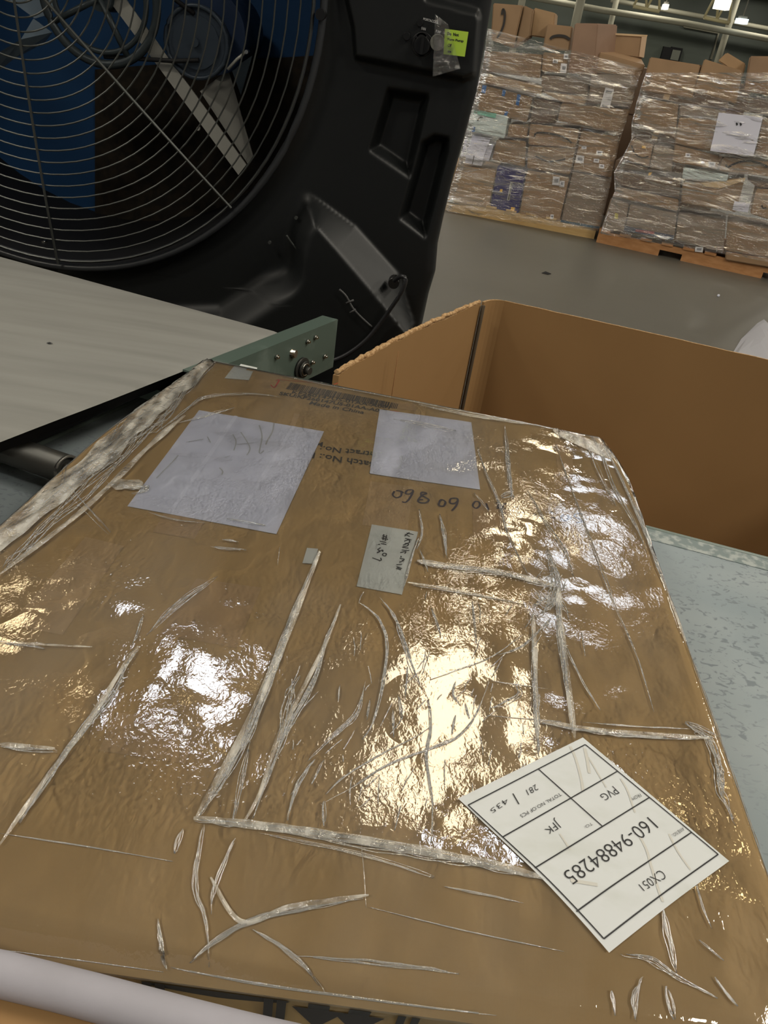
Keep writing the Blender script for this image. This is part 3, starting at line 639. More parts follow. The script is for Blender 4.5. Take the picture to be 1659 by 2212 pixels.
# green frame
Fo = onz(730, 690, ZC); Fi = onz(692, 684, ZC)
def fv(a, b, z): return Fo+tv*a+wv*b+zv*(z-ZC)     # a<=0 back along the belt
fw = .040
FT = ZC+.0
bm = bmesh.new()
hexa(bm, [fv(a, b_, FT-.004) for a, b_ in ((-.48, 0), (0, 0), (0, fw), (-.48, fw))], [fv(a, b_, FT) for a, b_ in ((-.48, 0), (0, 0), (0, fw), (-.48, fw))])
hexa(bm, [fv(a, b_, FT-.118) for a, b_ in ((-.48, 0), (0, 0), (0, .004), (-.48, .004))], [fv(a, b_, FT-.0041) for a, b_ in ((-.48, 0), (0, 0), (0, .004), (-.48, .004))])
hexa(bm, [fv(a, b_, FT-.122) for a, b_ in ((-.48, 0), (0, 0), (0, fw), (-.48, fw))], [fv(a, b_, FT-.1181) for a, b_ in ((-.48, 0), (0, 0), (0, fw), (-.48, fw))])
sf = bmobj('side_frame', bm, m_green, cy)
def onframe(x, y):
    n = Vector((wv.y, -wv.x, 0)).cross(zv); n = wv.cross(zv).cross(zv)
    return onplane(x, y, Fo, tv.cross(zv).normalized())
nfr = tv.cross(zv).normalized()
for (x, y) in ((632, 768), (680, 728), (663, 737), (700, 769), (673, 782), (596, 770)):
    p = onframe(x, y); bm = bmesh.new(); cyl(bm, p, p+nfr*.005, .0055, 6); cyl(bm, p+nfr*.005, p+nfr*.009, .003, 10); bmobj('bolt', bm, m_steel, sf)
p = onframe(650, 795); bm = bmesh.new()
for r_, d0, d1 in ((.026, 0, .006), (.019, .006, .013), (.009, .013, .026)): cyl(bm, p+nfr*d0, p+nfr*d1, r_, 24)
bmobj('bearing', bm, m_dark_steel, sf)
bm = bmesh.new(); p = onframe(650, 795); tube(bm, [p+nfr*.013+(tv*math.cos(a)+zv*math.sin(a))*.014 for a in [i*math.pi/10 for i in range(20)]], .0018, 6, closed=True); bmobj('bearing_ring', bm, m_steel, sf)
# dark inner frame and legs
bm = bmesh.new()
hexa(bm, [cv(a, b_, ZC-.060) for a, b_ in ((-1.9, .06), (-.09, .06), (-.09, BW), (-1.9, BW))], [cv(a, b_, ZC-.01) for a, b_ in ((-1.9, .06), (-.09, .06), (-.09, BW), (-1.9, BW))])
bmobj('slider_bed', bm, m_blackd, cy)
for a, b_ in ((-.25, .75), (-1.8, .75), (-.25, 1.1), (-1.8, 1.1)):
    p = cv(a, b_, 0); bm = bmesh.new(); box(bm, p.x-.03, p.x+.03, p.y-.03, p.y+.03, 0, ZC-.0685); bmobj('leg', bm, m_green, cy)
bm = bmesh.new(); hexa(bm, [fv(a, b_, FT-.10) for a, b_ in ((-.46, .005), (-.40, .005), (-.40, 1.1), (-.46, 1.1))], [fv(a, b_, FT-.071) for a, b_ in ((-.46, .005), (-.40, .005), (-.40, 1.1), (-.46, 1.1))]); bmobj('cross_member', bm, m_green, cy)
# small speck on belt
p = onz(106, 743, ZC+.0005); bm = bmesh.new(); vs = [bm.verts.new(p+Vector(q)) for q in ((-.006, .001, .001), (0, -.002, .001), (.008, .001, .002), (0, .003, .003))]; bm.faces.new(vs)
tag(bmobj('belt_scrap', bm, m_blackd), 'tiny dark speck lying on the grey conveyor belt', 'scrap')

# ================================================================== FAN / EVAPORATIVE COOLER
YF = 2.15
def fp(x, y, Y=YF): return ony(x, y, Y)
hub = fp(65, -85); RG = .70
fan = thing('evaporative_cooler', (hub.x+.1, YF+.3, 0), 'big black plastic fan cooler behind the conveyor, round wire grille', 'fan')
def poly2(pts): return [(fp(*p).x, fp(*p).z) for p in pts]
def seg_d(p, a, b):
    ax, az = a; bx, bz = b; px_, pz = p; dx, dz = bx-ax, bz-az; L2 = dx*dx+dz*dz
    t = 0 if L2 == 0 else max(0, min(1, ((px_-ax)*dx+(pz-az)*dz)/L2)); return math.hypot(px_-ax-t*dx, pz-az-t*dz)
def inside(p, P):
    r = False; n = len(P)
    for i in range(n):
        a, b_ = P[i], P[i-1]
        if (a[1] > p[1]) != (b_[1] > p[1]) and p[0] < (b_[0]-a[0])*(p[1]-a[1])/(b_[1]-a[1])+a[0]: r = not r
    return r
def sd(p, P):
    d = min(seg_d(p, P[i-1], P[i]) for i in range(len(P))); return d if inside(p, P) else -d
def sst(x): x = max(0, min(1, x)); return x*x*(3-2*x)
panel = poly2([(765, 128), (1000, 176), (1030, 165), (1040, 40), (1035, 22), (925, -8), (900, -60), (890, -400), (500, -400), (700, -200), (760, 60)])
pock1 = poly2([(840, 197), (922, 210), (884, 378), (803, 322)]); pock2 = poly2([(914, 312), (938, 297), (966, 303), (964, 330), (918, 508), (868, 470)])
wedge_u = poly2([(635, 405), (668, 415), (770, 488), (862, 590), (895, 705)]); wedge_l = poly2([(635, 405), (885, 702)])
ramp_p = wedge_u+[wedge_l[1]]
dark_p = poly2([(635, 405), (887, 702), (895, 1500), (-900, 1500), (-900, 690), (470, 650), (600, 560)])
sil = [(1120, -300), (1078, -60), (1064, 0), (1045, 110), (1030, 200), (1000, 310), (975, 400), (958, 470), (945, 530), (940, 590), (925, 640), (912, 700), (890, 800), (860, 1100), (850, 1600)]
silw = [(fp(*p).x, fp(*p).z) for p in sil]
def xr(z):
    for a, b_ in zip(silw, silw[1:]):
        if b_[1] <= z <= a[1]: k = (a[1]-z)/(a[1]-b_[1]); return a[0]+(b_[0]-a[0])*k
    return silw[0][0] if z > silw[0][1] else silw[-1][0]
def hgt(x, z):
    p = (x, z); h = 0
    s_ = sd(p, panel); h = max(h, .03*sst((s_+.002)/.014))
    for P, dpt in ((pock1, .045), (pock2, .05)):
        s_ = sd(p, P)
        if s_ > -.012: h -= dpt*sst((s_+.010)/.026)
    if inside(p, dark_p) or inside(p, ramp_p):
        vf = sst(seg_d(p, wedge_u[0], wedge_u[0])/.12)*sst(min(seg_d(p, dark_p[i], dark_p[i+1]) for i in (4, 5))/.10 if not inside(p, ramp_p) else 1)*sst(seg_d(p, dark_p[6], dark_p[0])/.09)
    if inside(p, dark_p): h += .09*vf
    elif inside(p, ramp_p):
        du = min(seg_d(p, wedge_u[i], wedge_u[i+1]) for i in range(len(wedge_u)-1)); dl_ = seg_d(p, *wedge_l); h += .09*vf*du/(du+dl_+1e-6)
    # lip swelling around the opening
    r_ = math.hypot(x-hub.x, z-hub.z); h += .03*max(0, 1-(r_-RG)/.05)**2 if r_ > RG else .03
    return h
V = []; Fc = []; NZ, NX = 420, 150; zt, zb = 2.35, .02
for j in range(NZ+1):
    z = zt+(zb-zt)*j/NZ; dz = z-hub.z
    xl = hub.x+(math.sqrt(RG*RG-dz*dz) if abs(dz) < RG else 0); x_r = xr(z)
    for i in range(NX+1):
        k = i/NX; x = xl+(x_r-xl)*k
        e_ = (x_r-x)/.03; rnd = .03*(1-math.sqrt(max(0, 1-(1-e_)**2))) if e_ < 1 else 0
        V.append((x, YF-hgt(x, z)+rnd, z))
    V.append((x_r-.01, YF+.62, z))
w = NX+2
for j in range(NZ):
    for i in range(w-1): Fc.append((j*w+i, j*w+i+1, (j+1)*w+i+1, (j+1)*w+i))
# left half, plain
b0 = len(V); XL = hub.x-.95
for j in range(301):
    z = zt+(zb-zt)*j/300; dz = z-hub.z; xl = hub.x-(math.sqrt(RG*RG-dz*dz) if abs(dz) < RG else 0)
    for i in range(9): V.append((xl+(XL-xl)*i/8, YF, z))
    V.append((XL, YF+.62, z))
for j in range(300):
    for i in range(9): Fc.append((b0+j*10+i, b0+(j+1)*10+i, b0+(j+1)*10+i+1, b0+j*10+i+1))
hs = obj('housing', V, Fc, m_black, fan, smooth=True, sharp=180)
bm = bmesh.new()
bv = [(XL, YF+.62, zb), (silw[-1][0]-.01, YF+.62, zb), (silw[0][0]-.01, YF+.62, zt), (XL, YF+.62, zt)]
# back frame with opening, top panel
n = 48; ringb = [bm.verts.new((hub.x+(RG-.02)*math.cos(2*math.pi*i/n), YF+.62, hub.z+(RG-.02)*math.sin(2*math.pi*i/n))) for i in range(n)]
ringf = [bm.verts.new((hub.x+RG*math.cos(2*math.pi*i/n), YF-.03, hub.z+RG*math.sin(2*math.pi*i/n))) for i in range(n)]
for i in range(n): bm.faces.new((ringb[i], ringb[(i+1) % n], ringf[(i+1) % n], ringf[i]))
bmobj('shroud', bm, m_blackd, fan, smooth=True)
bm = bmesh.new(); box(bm, XL, silw[-1][0]-.01, YF+.02, YF+.62, zb, zb+.02); box(bm, XL, .18, YF+.02, YF+.62, zt-.02, zt); bmobj('base_tray', bm, m_black, fan)
# cooling pad: blue louvred media with a brown area
bm = bmesh.new(); box(bm, hub.x-.74, hub.x+.74, YF+.50, YF+.56, hub.z-.74, hub.z+.74); bmobj('cooling_pad', bm, m_bluepad, fan)
def atY(pts, Y): return [ony(x, y, Y) for x, y in pts]
bm = bmesh.new(); q = atY([(205, 150), (330, 140), (720, 118), (680, 380), (500, 580), (205, 640)], YF+.49); hexa(bm, q, [v+Vector((0, .008, 0)) for v in q]); bmobj('media_panel', bm, m_brownpad, fan)
# ring rims and grille
bm = bmesh.new()
def circ(r_, Y, n=96): return [(hub.x+r_*math.cos(2*math.pi*i/n), Y, hub.z+r_*math.sin(2*math.pi*i/n)) for i in range(n)]
tube(bm, circ(RG+.004, YF-.035), .009, 8, closed=True); tube(bm, circ(RG-.018, YF-.046), .0045, 6, closed=True); bmobj('rim_ring', bm, mat('rim_dark', (.03, .032, .035), .35), fan)
bm = bmesh.new(); nr = 24
for k in range(1, nr+1):
    r_ = (RG-.018)*k/nr; dome = .05*(1-(k/nr)**2)
    tube(bm, circ(r_, YF-.05-dome, 72), .0021, 5, closed=True)
for i in range(8):
    a = math.radians(45*i+2); pts = []
    for k in range(13): q = k/12; pts.append((hub.x+(RG-.01)*q*math.cos(a), YF-.054-.05*(1-q*q), hub.z+(RG-.01)*q*math.sin(a)))
    tube(bm, pts, .0034, 6)
bmobj('wire_grille', bm, m_wire, fan, smooth=True)
bm = bmesh.new(); p = fp(700, 32); cyl(bm, (p.x, YF-.035, p.z), (p.x, YF-.06, p.z), .012, 12); bmobj('clip', bm, m_knob, fan)
# blades, struts, motor, pulleys
YB = YF+.14
def plate(name, pts, Y0, Y1, th, m, edge=None):
    n = len(pts); Ys = Y0 if isinstance(Y0, (list, tuple)) else [Y0]*n
    q = [ony(x, y, Y) for (x, y), Y in zip(pts, Ys)]; bm = bmesh.new(); hexa(bm, q, [v+Vector((0, th, 0)) for v in q]); return bmobj(name, bm, m, fan)
plate('support_bar', [(205, -40), (240, -45), (532, 356), (515, 378)], YB-.02, 0, .006, m_blade)
plate('fan_blade', [(493, 151), (548, 341), (535, 354), (432, 197)], [YB+.12, YB+.03, YB-.01, YB-.01], 0, .004, m_blade)
plate('fan_blade', [(545, 120), (520, 205), (500, 150)], [YB+.1, YB+.16, YB+.1], 0, .004, m_bladeb)
plate('fan_blade', [(-30, 130), (45, 85), (72, 40), (112, 70), (95, 92), (25, 130), (-30, 175)], [YB]*4+[YB+.05]*3, 0, .004, m_bladeb)
plate('fan_blade', [(-60, -60), (40, -110), (95, -150), (150, -60), (110, 30), (75, 40)], [YB]*6, 0, .004, m_bladeb)
bm = bmesh.new(); c_ = ony(425, 92, YB-.02); k_ = YB/1650
cyl(bm, c_, c_+Vector((0, .03, 0)), .082, 40); cyl(bm, c_+Vector((0, .008, 0)), c_+Vector((0, -.008, 0)), .060, 32); cyl(bm, c_+Vector((0, -.02, 0)), c_+Vector((0, .02, 0)), .010, 12)
tube(bm, [(c_.x+.080*math.cos(a), c_.y-.003, c_.z+.080*math.sin(a)) for a in [i*math.pi/20 for i in range(40)]], .006, 6, closed=True)
bmobj('motor_pulley', bm, m_motor, fan)
bm = bmesh.new(); c2_ = ony(448, 70, YB+.05); cyl(bm, c2_, c2_+Vector((0, .22, 0)), .10, 36); bmobj('motor', bm, mat('motor_navy', (.015, .03, .07), .4), fan)
bm = bmesh.new(); c3_ = ony(215, -5, YB-.04)
tube(bm, [(c3_.x+.145*math.cos(a), c3_.y, c3_.z+.145*math.sin(a)) for a in [i*math.pi/32 for i in range(64)]], .011, 8, closed=True)
tube(bm, [(c3_.x+.118*math.cos(a), c3_.y, c3_.z+.118*math.sin(a)) for a in [i*math.pi/32 for i in range(64)]], .007, 8, closed=True)
cyl(bm, c3_, c3_+Vector((0, .1, 0)), .03, 20)
for i in range(4): a = i*math.pi/2+.5; tube(bm, [c3_, c3_+Vector((math.cos(a), 0, math.sin(a)))*.14], .008, 6)
bmobj('fan_pulley', bm, mat('pulley_grey', (.035, .045, .05), .4, metal=.3), fan)
bm = bmesh.new(); tube(bm, atY([(225, 122), (380, 132), (430, 130)], YB-.035), .006, 6); tube(bm, atY([(300, -60), (420, 30)], YB-.03), .006, 6); bmobj('drive_belt', bm, m_blackd, fan)
bm = bmesh.new(); tube(bm, atY([(492, 150), (512, 128), (532, 112)], YB-.02), .004, 6); bmobj('cotter_wire', bm, m_blade, fan)
for (x, y) in ((428, 278), (532, 112), (93, 524)):
    bm = bmesh.new(); p = ony(x, y, YB-.03); cyl(bm, p, p+Vector((0, .02, 0)), .005, 8); bmobj('screw', bm, m_steel, fan)
# controls (on the raised panel)
YP = YF-.032
def px2(pts, Y=YP): return [ony(x, y, Y) for x, y in pts]
def disc(name, x, y, r_, Y, d, m, par=fan, seg=24):
    p = ony(x, y, Y); bm = bmesh.new(); cyl(bm, p, p-Vector((0, d, 0)), r_, seg, r2=r_*.9); return bmobj(name, bm, m, par)
kn = disc('control_knob', 912, 98, .020, YP+.002, .022, m_knob)
p = ony(912, 98, YP-.020); bm = bmesh.new(); box(bm, p.x-.0035, p.x+.0035, YP-.032, YP-.019, p.z-.018, p.z+.018); bmobj('grip', bm, m_knob, kn)
disc('dial_plate', 912, 96, .027, YP+.004, .004, m_blackd)
k2 = disc('control_knob', 945, 92, .018, YP+.002, .016, mat('knob_grey', (.16, .16, .14), .25))
disc('plug_button', 879, 78, .009, YP+.002, .010, m_knob); disc('plug_button', 907, 50, .007, YP+.002, .008, m_knob)
V = []; Fc = []; idf = lambda p: p; YN = Vector((0, -1, 0))
stroke(V, Fc, px2([(901, 78), (907, 73), (916, 74), (921, 80)]), .0035, idf, YN); stroke(V, Fc, px2([(900, 97), (901, 110), (908, 119), (916, 117), (920, 110)]), .0035, idf, YN)
stroke(V, Fc, px2([(897, 84), (902, 85)]), .005, idf, YN, 1); stroke(V, Fc, px2([(896, 94), (900, 95)]), .005, idf, YN, 1)
add_text(V, Fc, 'PORTACOOL', px2([(914, 43), (947, 52), (948, 46), (915, 38)], YP-.001), idf, .01); add_text(V, Fc, 'FAN', px2([(910, 64), (919, 66), (920, 60), (911, 58)], YP-.001), idf, .01)
add_text(V, Fc, 'PUMP', px2([(941, 70), (952, 73), (953, 67), (942, 64)], YP-.001), idf, .01)
obj('lettering', V, Fc, m_white_print, fan)
q = px2([(961, 62), (1012, 69), (1004, 122.5), (958, 117)], YP-.012)
bm = bmesh.new(); hexa(bm, q, [v+Vector((0, .001, 0)) for v in q]); nt_ = bmobj('sticky_note', bm, m_note, fan); nt_['label'] = 'lime green sticky note with handwriting'
V = []; Fc = []
for s, qd in (('Do  Not', [(966, 76), (991, 79), (991, 72), (966, 69)]), ('Turn Pump', [(965, 88), (1001, 93), (1002, 86), (966, 82)]), ('Off', [(967, 101), (975, 102), (976, 95), (968, 94)]), ('now', [(967, 114), (975, 115), (975, 110), (967, 109)])):
    add_text(V, Fc, s, px2(qd, YP-.0125), idf, .045)
obj('lettering', V, Fc, m_ink, nt_)
m_ctape = film_mat('clear_tape', [((90, 90, 90), .9, .006, 4, 0)], milk=.05, gl_rough=.08, gain=2.2)
V = []; Fc = []; n = 14; quad = px2([(948, 158), (1000, 150), (968, 60), (940, 35)][:0] or [(935, 165), (995, 148), (968, 52), (940, 30)], YP-.014)
for j in range(n+1):
    for i in range(n+1):
        p = bil(quad, i/n, j/n); V.append(p+Vector((0, -.012*abs(noise.noise(p*45)), 0)))
for j in range(n):
    for i in range(n): Fc.append((j*(n+1)+i, j*(n+1)+i+1, (j+1)*(n+1)+i+1, (j+1)*(n+1)+i))
obj('clear_tape', V, Fc, m_ctape, fan, smooth=True)
# cord and little wires
YD = YF-.10
disc('cord_inlet', 852, 606, .016, YF-.045, .03, m_knob)
bm = bmesh.new(); pts = [ony(x, y, Y) for x, y, Y in ((852, 606, YD), (866, 597, YD-.03), (876, 603, YD-.04), (868, 630, YD-.04), (845, 665, YD-.03), (820, 700, YD-.02), (790, 735, YD-.02), (755, 762, YD-.02), (722, 778, YD-.02), (660, 800, YD-.02), (600, 850, YD-.02))]
tube(bm, smooth_path(pts, 5), .0058, 8); bmobj('power_cord', bm, mat('cord_black', (.02, .02, .022), .35), fan)
bm = bmesh.new(); tube(bm, smooth_path(atY([(733, 625), (748, 640), (762, 665), (780, 685), (803, 706)], YD-.005), 4), .003, 6); tube(bm, atY([(748, 655), (764, 648)], YD-.006), .003, 5); tube(bm, atY([(756, 676), (768, 668)], YD-.006), .003, 5); bmobj('cable_tie', bm, mat('wire_dim', (.06, .06, .06), .5), fan)
bm = bmesh.new(); tube(bm, smooth_path(atY([(619, 508), (630, 524), (648, 545), (664, 551), (667, 546)], YF-.035), 4), .003, 6); bmobj('hook', bm, m_wire, fan)
for (x, y) in ((640, 470), (583, 523)): disc('screw', x, y, .005, YF-.028, .006, m_wire, seg=8)

# ================================================================== MAIN WRAPPED CARTON
ZX = .93; HB = ZX-ZT
cA = onz(440, 772, ZX); cB = onz(1302, 942, ZX); 
cD_ = Vector((-.470, .272, ZX)); cC_ = Vector((.352, .288, ZX))     # near-left, near-right corners (mostly outside the frame)
Q = [cD_, cC_, cB, cA]      # BL BR TR TL
def bulge(u, v): return Vector((u*.026*min(1, (1-v)/.14)-(1-u)*.031*sst((1-v)/.36), 0))
def P3(u, v): b = bulge(u, v); q = bil(Q, u, v); return Vector((q.x+b.x, q.y, q.z))
def uv_of(p):
    u, v = .5, .5
    for _ in range(12):
        e = Vector((p[0], p[1], 0))-Vector(bil(Q, u, v)[:2]+(0,)) if False else Vector((p[0], p[1]))-P3(u, v).to_2d()
        du = ((Q[1]-Q[0])*(1-v)+(Q[2]-Q[3])*v).to_2d(); dv = ((Q[3]-Q[0])*(1-u)+(Q[2]-Q[1])*u).to_2d()
        det = du.x*dv.y-du.y*dv.x
        if abs(det) < 1e-9: break
        u += (e.x*dv.y-e.y*dv.x)/det; v += (du.x*e.y-du.y*e.x)/det
        if e.length < 1e-6: break
    return u, v
def surf(x, y):
    u, v = uv_of((x, y)); z = ZX+.0012*noise.noise(Vector((x*5, y*4, 0)))
    d = min(u, 1-u)*.80; dv_ = (1-v)*1.0
    for q in (d, dv_):
        if q < .014: z -= .014-math.sqrt(max(0, .014**2-(.014-max(q, 0))**2))
    if v < .11: z -= .030*((.11-max(v, -.02))/.11)**1.6
    if v < .012: z -= .004
    return z
def onS(x, y, off=0.0):
    z = ZX
    for _ in range(5): p = onz(x, y, z); z = surf(p.x, p.y)+off
    return onz(x, y, z)
def onC(x, y, off):
    p = onS(x, y, off); u, v = uv_of(p)
    if 0.006 < u < .994 and .004 < v < .996: return p
    p = P3(min(max(u, .006), .994), min(max(v, .004), .996)); return Vector((p.x, p.y, surf(p.x, p.y)+off))
def lift(off): 
    return lambda p: Vector((p.x, p.y, surf(p.x, p.y)+off))
mc = thing('wrapped_carton', (0, .8, ZT), 'large tan carton wrapped in shiny clear tape lying on the work table', 'carton')
def carton_shell(name, nu, nv, off, m, z0, parent, open_front=False):
    V = []; Fc = []
    for j in range(nv+1):
        for i in range(nu+1):
            # denser near borders
            u = i/nu; v = j/nv
            u = .5-.5*math.cos(math.pi*(u*.8+.1)) ; u = (u-(.5-.5*math.cos(math.pi*.1)))/(math.cos(math.pi*.1)); v_ = v
            p = P3(u, v_); z = surf(p.x, p.y)+off
            o_ = Vector((p.x-0, p.y-.8, 0)).normalized()*off if (i in (0, nu) or j in (0, nv)) else Vector()
            V.append(Vector((p.x, p.y, z))+o_)
    w = nu+1
    for j in range(nv):
        for i in range(nu): Fc.append((j*w+i, j*w+i+1, (j+1)*w+i+1, (j+1)*w+i))
    loop = [i for i in range(nu+1)]+[j*w+nu for j in range(1, nv+1)]+[nv*w+i for i in range(nu-1, -1, -1)]+[j*w for j in range(nv-1, 0, -1)]
    b = len(V); steps = 6
    for s in range(1, steps+1):
        for i in loop:
            p = V[i]; c = Vector((p.x, p.y-.8, 0)); k = s/steps
            inward = 0
            if i < w: inward = .008      # flap overhang at the front
            q = Vector((p.x, p.y+inward, p.z+(z0-p.z)*k)); V.append(q)
    n = len(loop)
    for s in range(steps):
        for i in range(n):
            if open_front and i < nu: continue
            a = loop[i] if s == 0 else b+(s-1)*n+i; a2 = loop[(i+1) % n] if s == 0 else b+(s-1)*n+(i+1) % n
            Fc.append((a, b+s*n+i, b+s*n+(i+1) % n, a2))
    Fc.append([b+(steps-1)*n+i for i in range(n)][::-1])
    return obj(name, V, Fc, m, parent, smooth=True)
body = carton_shell('carton_body', 90, 110, 0.0, m_card, ZT+.001, mc)

def patch(name, px, off, m, n=8, th=.0, par=mc):
    """px: 4 pixel corners BL BR TR TL, laid on the carton"""
    Qp = [onS(x, y) for x, y in px]; V = []; Fc = []
    for j in range(n+1):
        for i in range(n+1):
            p = bil(Qp, i/n, j/n); V.append(Vector((p.x, p.y, surf(p.x, p.y)+off)))
    for j in range(n):
        for i in range(n): Fc.append((j*(n+1)+i, j*(n+1)+i+1, (j+1)*(n+1)+i+1, (j+1)*(n+1)+i))
    return obj(name, V, Fc, m, par)
# tape strips
tapes = [((20, 1350), (135, 1372), (268, 1180), (185, 1160), m_tape), ((345, 1370), (510, 1400), (565, 1270), (425, 1250), m_tape2),
         ((213, 1622), (400, 1650), (440, 1560), (252, 1540), m_tape), ((782, 1134), (880, 1150), (892, 1052), (800, 1040), m_tape),
         ((1022, 1160), (1110, 1172), (1090, 1090), (1020, 1075), m_tape2), ((1205, 1020), (1240, 1025), (1232, 950), (1198, 948), m_tape),
         ((655, 846), (730, 858), (740, 846), (660, 833), m_tape), ((845, 882), (900, 888), (896, 873), (846, 868), m_tape2),
         ((620, 935), (630, 937), (648, 895), (636, 893), m_tape), ((330, 1150), (420, 1165), (460, 1095), (375, 1078), m_tape2),
         ((0, 2000), (600, 2080), (620, 1960), (0, 1880), m_tape2), ((1100, 2100), (1130, 2105), (1125, 1900), (1100, 1895), m_tape2)]
for q in tapes[:-2]: patch('packing_tape', q[:4], .0004, q[4])
# white labels
lb1 = patch('blank_label', [(275, 1095), (597, 1155), (700, 933), (430, 887)], .0010, m_paper, 14); lb1['label'] = 'larger blank white label with grey smudges'
lb2 = patch('blank_label', [(798, 1024), (1037, 1059), (1018, 913), (820, 885)], .0010, m_paper, 12); lb2['label'] = 'smaller blank white label by the barcode'
lbs = patch('handwritten_sticker', [(770, 1268), (868, 1286), (903, 1150), (803, 1134)], .0010, m_paper2, 10)
patch('white_tape', [(485, 818), (538, 822), (556, 795), (520, 787)], .0008, m_paper2, 5)
patch('white_tape', [(653, 1218), (680, 1220), (687, 1187), (663, 1185)], .0012, m_paper2, 4)
awb = patch('air_waybill_label', [(988, 1730), (1313, 2063), (1572, 1865), (1257, 1598)], .0034, m_sticker, 24); awb['label'] = 'white square shipping label with ruled boxes and numbers'
def S2(pts): return [onS(x, y) for x, y in pts]
def writing(name, items, off, m, par):
    V = []; Fc = []; fn = lift(off)
    for it in items:
        if it[0] == 't': add_text(V, Fc, it[1], S2(it[2]), fn, it[3] if len(it) > 3 else 0)
        else: stroke(V, Fc, S2(it[1]), it[2], fn, sm=it[3] if len(it) > 3 else 4)
    return obj(name, V, Fc, m, par)
# smudges on first label
writing('smudge', [('s', [(503, 940), (510, 955), (505, 975)], .0016), ('s', [(520, 935), (530, 950), (540, 970), (533, 985)], .0018), ('s', [(512, 962), (548, 958)], .0012), ('s', [(560, 920), (566, 945), (560, 980), (570, 975)], .002),
                   ('s', [(592, 915), (588, 935), (578, 952), (574, 962)], .0022), ('s', [(474, 1012), (481, 1020), (479, 1027)], .0018), ('s', [(486, 990), (497, 986)], .001), ('s', [(338, 1035), (352, 1020), (372, 1000), (385, 985)], .0016), ('s', [(402, 957), (440, 950)], .0012), ('s', [(448, 945), (455, 958)], .0014)], .0014, m_smudge, lb1)
writing('tape_seam', [('s', [(368, 1108), (510, 900)], .006, 1), ('s', [(508, 1128), (635, 922)], .006, 1)], .0013, mat('seam_white', (.63, .65, .75), .3), lb1)
writing('print_trace', [('s', [(826, 886), (836, 887.5)], .0014, 1)], .0014, m_ink, lb2); writing('red_print_trace', [('s', [(842, 888), (862, 891)], .0012, 1)], .0014, m_red, lb2)
# barcode and its text
bars = []; rnd = random.Random(3)
a0, a1 = (618, 841), (856, 884); h0 = (628, 827); h1 = (860, 873); x = 0.0
while x < 1:
    wdt = rnd.choice((.0035, .0035, .0065, .0065, .009)); 
    b0_ = (a0[0]+(a1[0]-a0[0])*x, a0[1]+(a1[1]-a0[1])*x); t0_ = (h0[0]+(h1[0]-h0[0])*x, h0[1]+(h1[1]-h0[1])*x)
    bars.append(('s', [b0_, t0_], wdt*.215, 1)); x += wdt+rnd.choice((.0035, .0045, .008))
bcq = writing('barcode', bars, .0007, m_inkp, mc)
writing('printed_lettering', [('t', 'KF260147US-01AA-A001', [(630, 850.5), (841, 884.5), (843.5, 878), (633, 844)], .01), ('t', 'SKU:KF260147US-01AA-A0', [(602, 853), (818, 890.5), (821, 884), (606, 846.5)], .02),
                              ('t', 'Made in China', [(667, 874), (785, 895), (789, 888), (673, 867)], .012),
                              ('t', 'Contract No.: P', [(846, 981), (670, 961), (667, 972), (843, 993)], .012), ('t', 'Batch No.: P', [(812, 999), (668, 977), (665, 989), (810, 1012)], .012), ('t', 'M', [(698, 956), (684, 954), (682, 964), (696, 966)], .01)], .0007, m_inkp, mc)
writing('red_mark', [('s', [(585, 832), (592, 838), (599, 829), (603, 822), (596, 822)], .0022), ('s', [(600, 820), (640, 824), (690, 827), (730, 828)], .0011)], .0007, m_red, mc)
# marker handwriting (written from the far side: upside down)
K = .0030
hand = [[(852, 1062), (848, 1070), (856, 1076), (866, 1072), (866, 1063), (856, 1061), (866, 1062), (871, 1066)],
        [(893, 1062), (885, 1068), (876, 1067), (880, 1060), (892, 1060), (888, 1072), (878, 1085), (868, 1085)],
        [(922, 1066), (910, 1072), (903, 1084), (918, 1087), (926, 1080), (910, 1070), (912, 1064), (922, 1066)], [(902, 1080), (914, 1080)],
        [(950, 1082), (948, 1092), (958, 1094), (962, 1085), (954, 1080), (950, 1083)],
        [(990, 1082), (982, 1088), (972, 1087), (974, 1078), (988, 1078), (986, 1092), (976, 1104)],
        [(1026, 1084), (1021, 1093), (1028, 1099), (1036, 1093), (1034, 1085), (1026, 1084)], [(1050, 1088), (1055, 1102)],
        [(1072, 1086), (1082, 1092), (1094, 1088)], [(1078, 1086), (1074, 1100)], [(1088, 1088), (1084, 1106), (1092, 1110)], [(1072, 1098), (1092, 1100)],
        [(1120, 1096), (1115, 1104), (1122, 1112), (1128, 1108)], [(1153, 1110), (1160, 1118)], [(1165, 1118), (1172, 1122)],
        [(1188, 1107), (1196, 1108)], [(1190, 1118), (1200, 1120)], [(1218, 1112), (1212, 1120), (1220, 1126), (1228, 1120), (1226, 1113), (1234, 1122)],
        [(1258, 1112), (1246, 1110), (1240, 1116), (1252, 1122), (1256, 1128), (1244, 1130)]]
writing('marker_writing', [('s', h, K) for h in hand], .0008, m_marker, mc)
sk = .0016
def st_(*pts): return ('s', list(pts), sk)
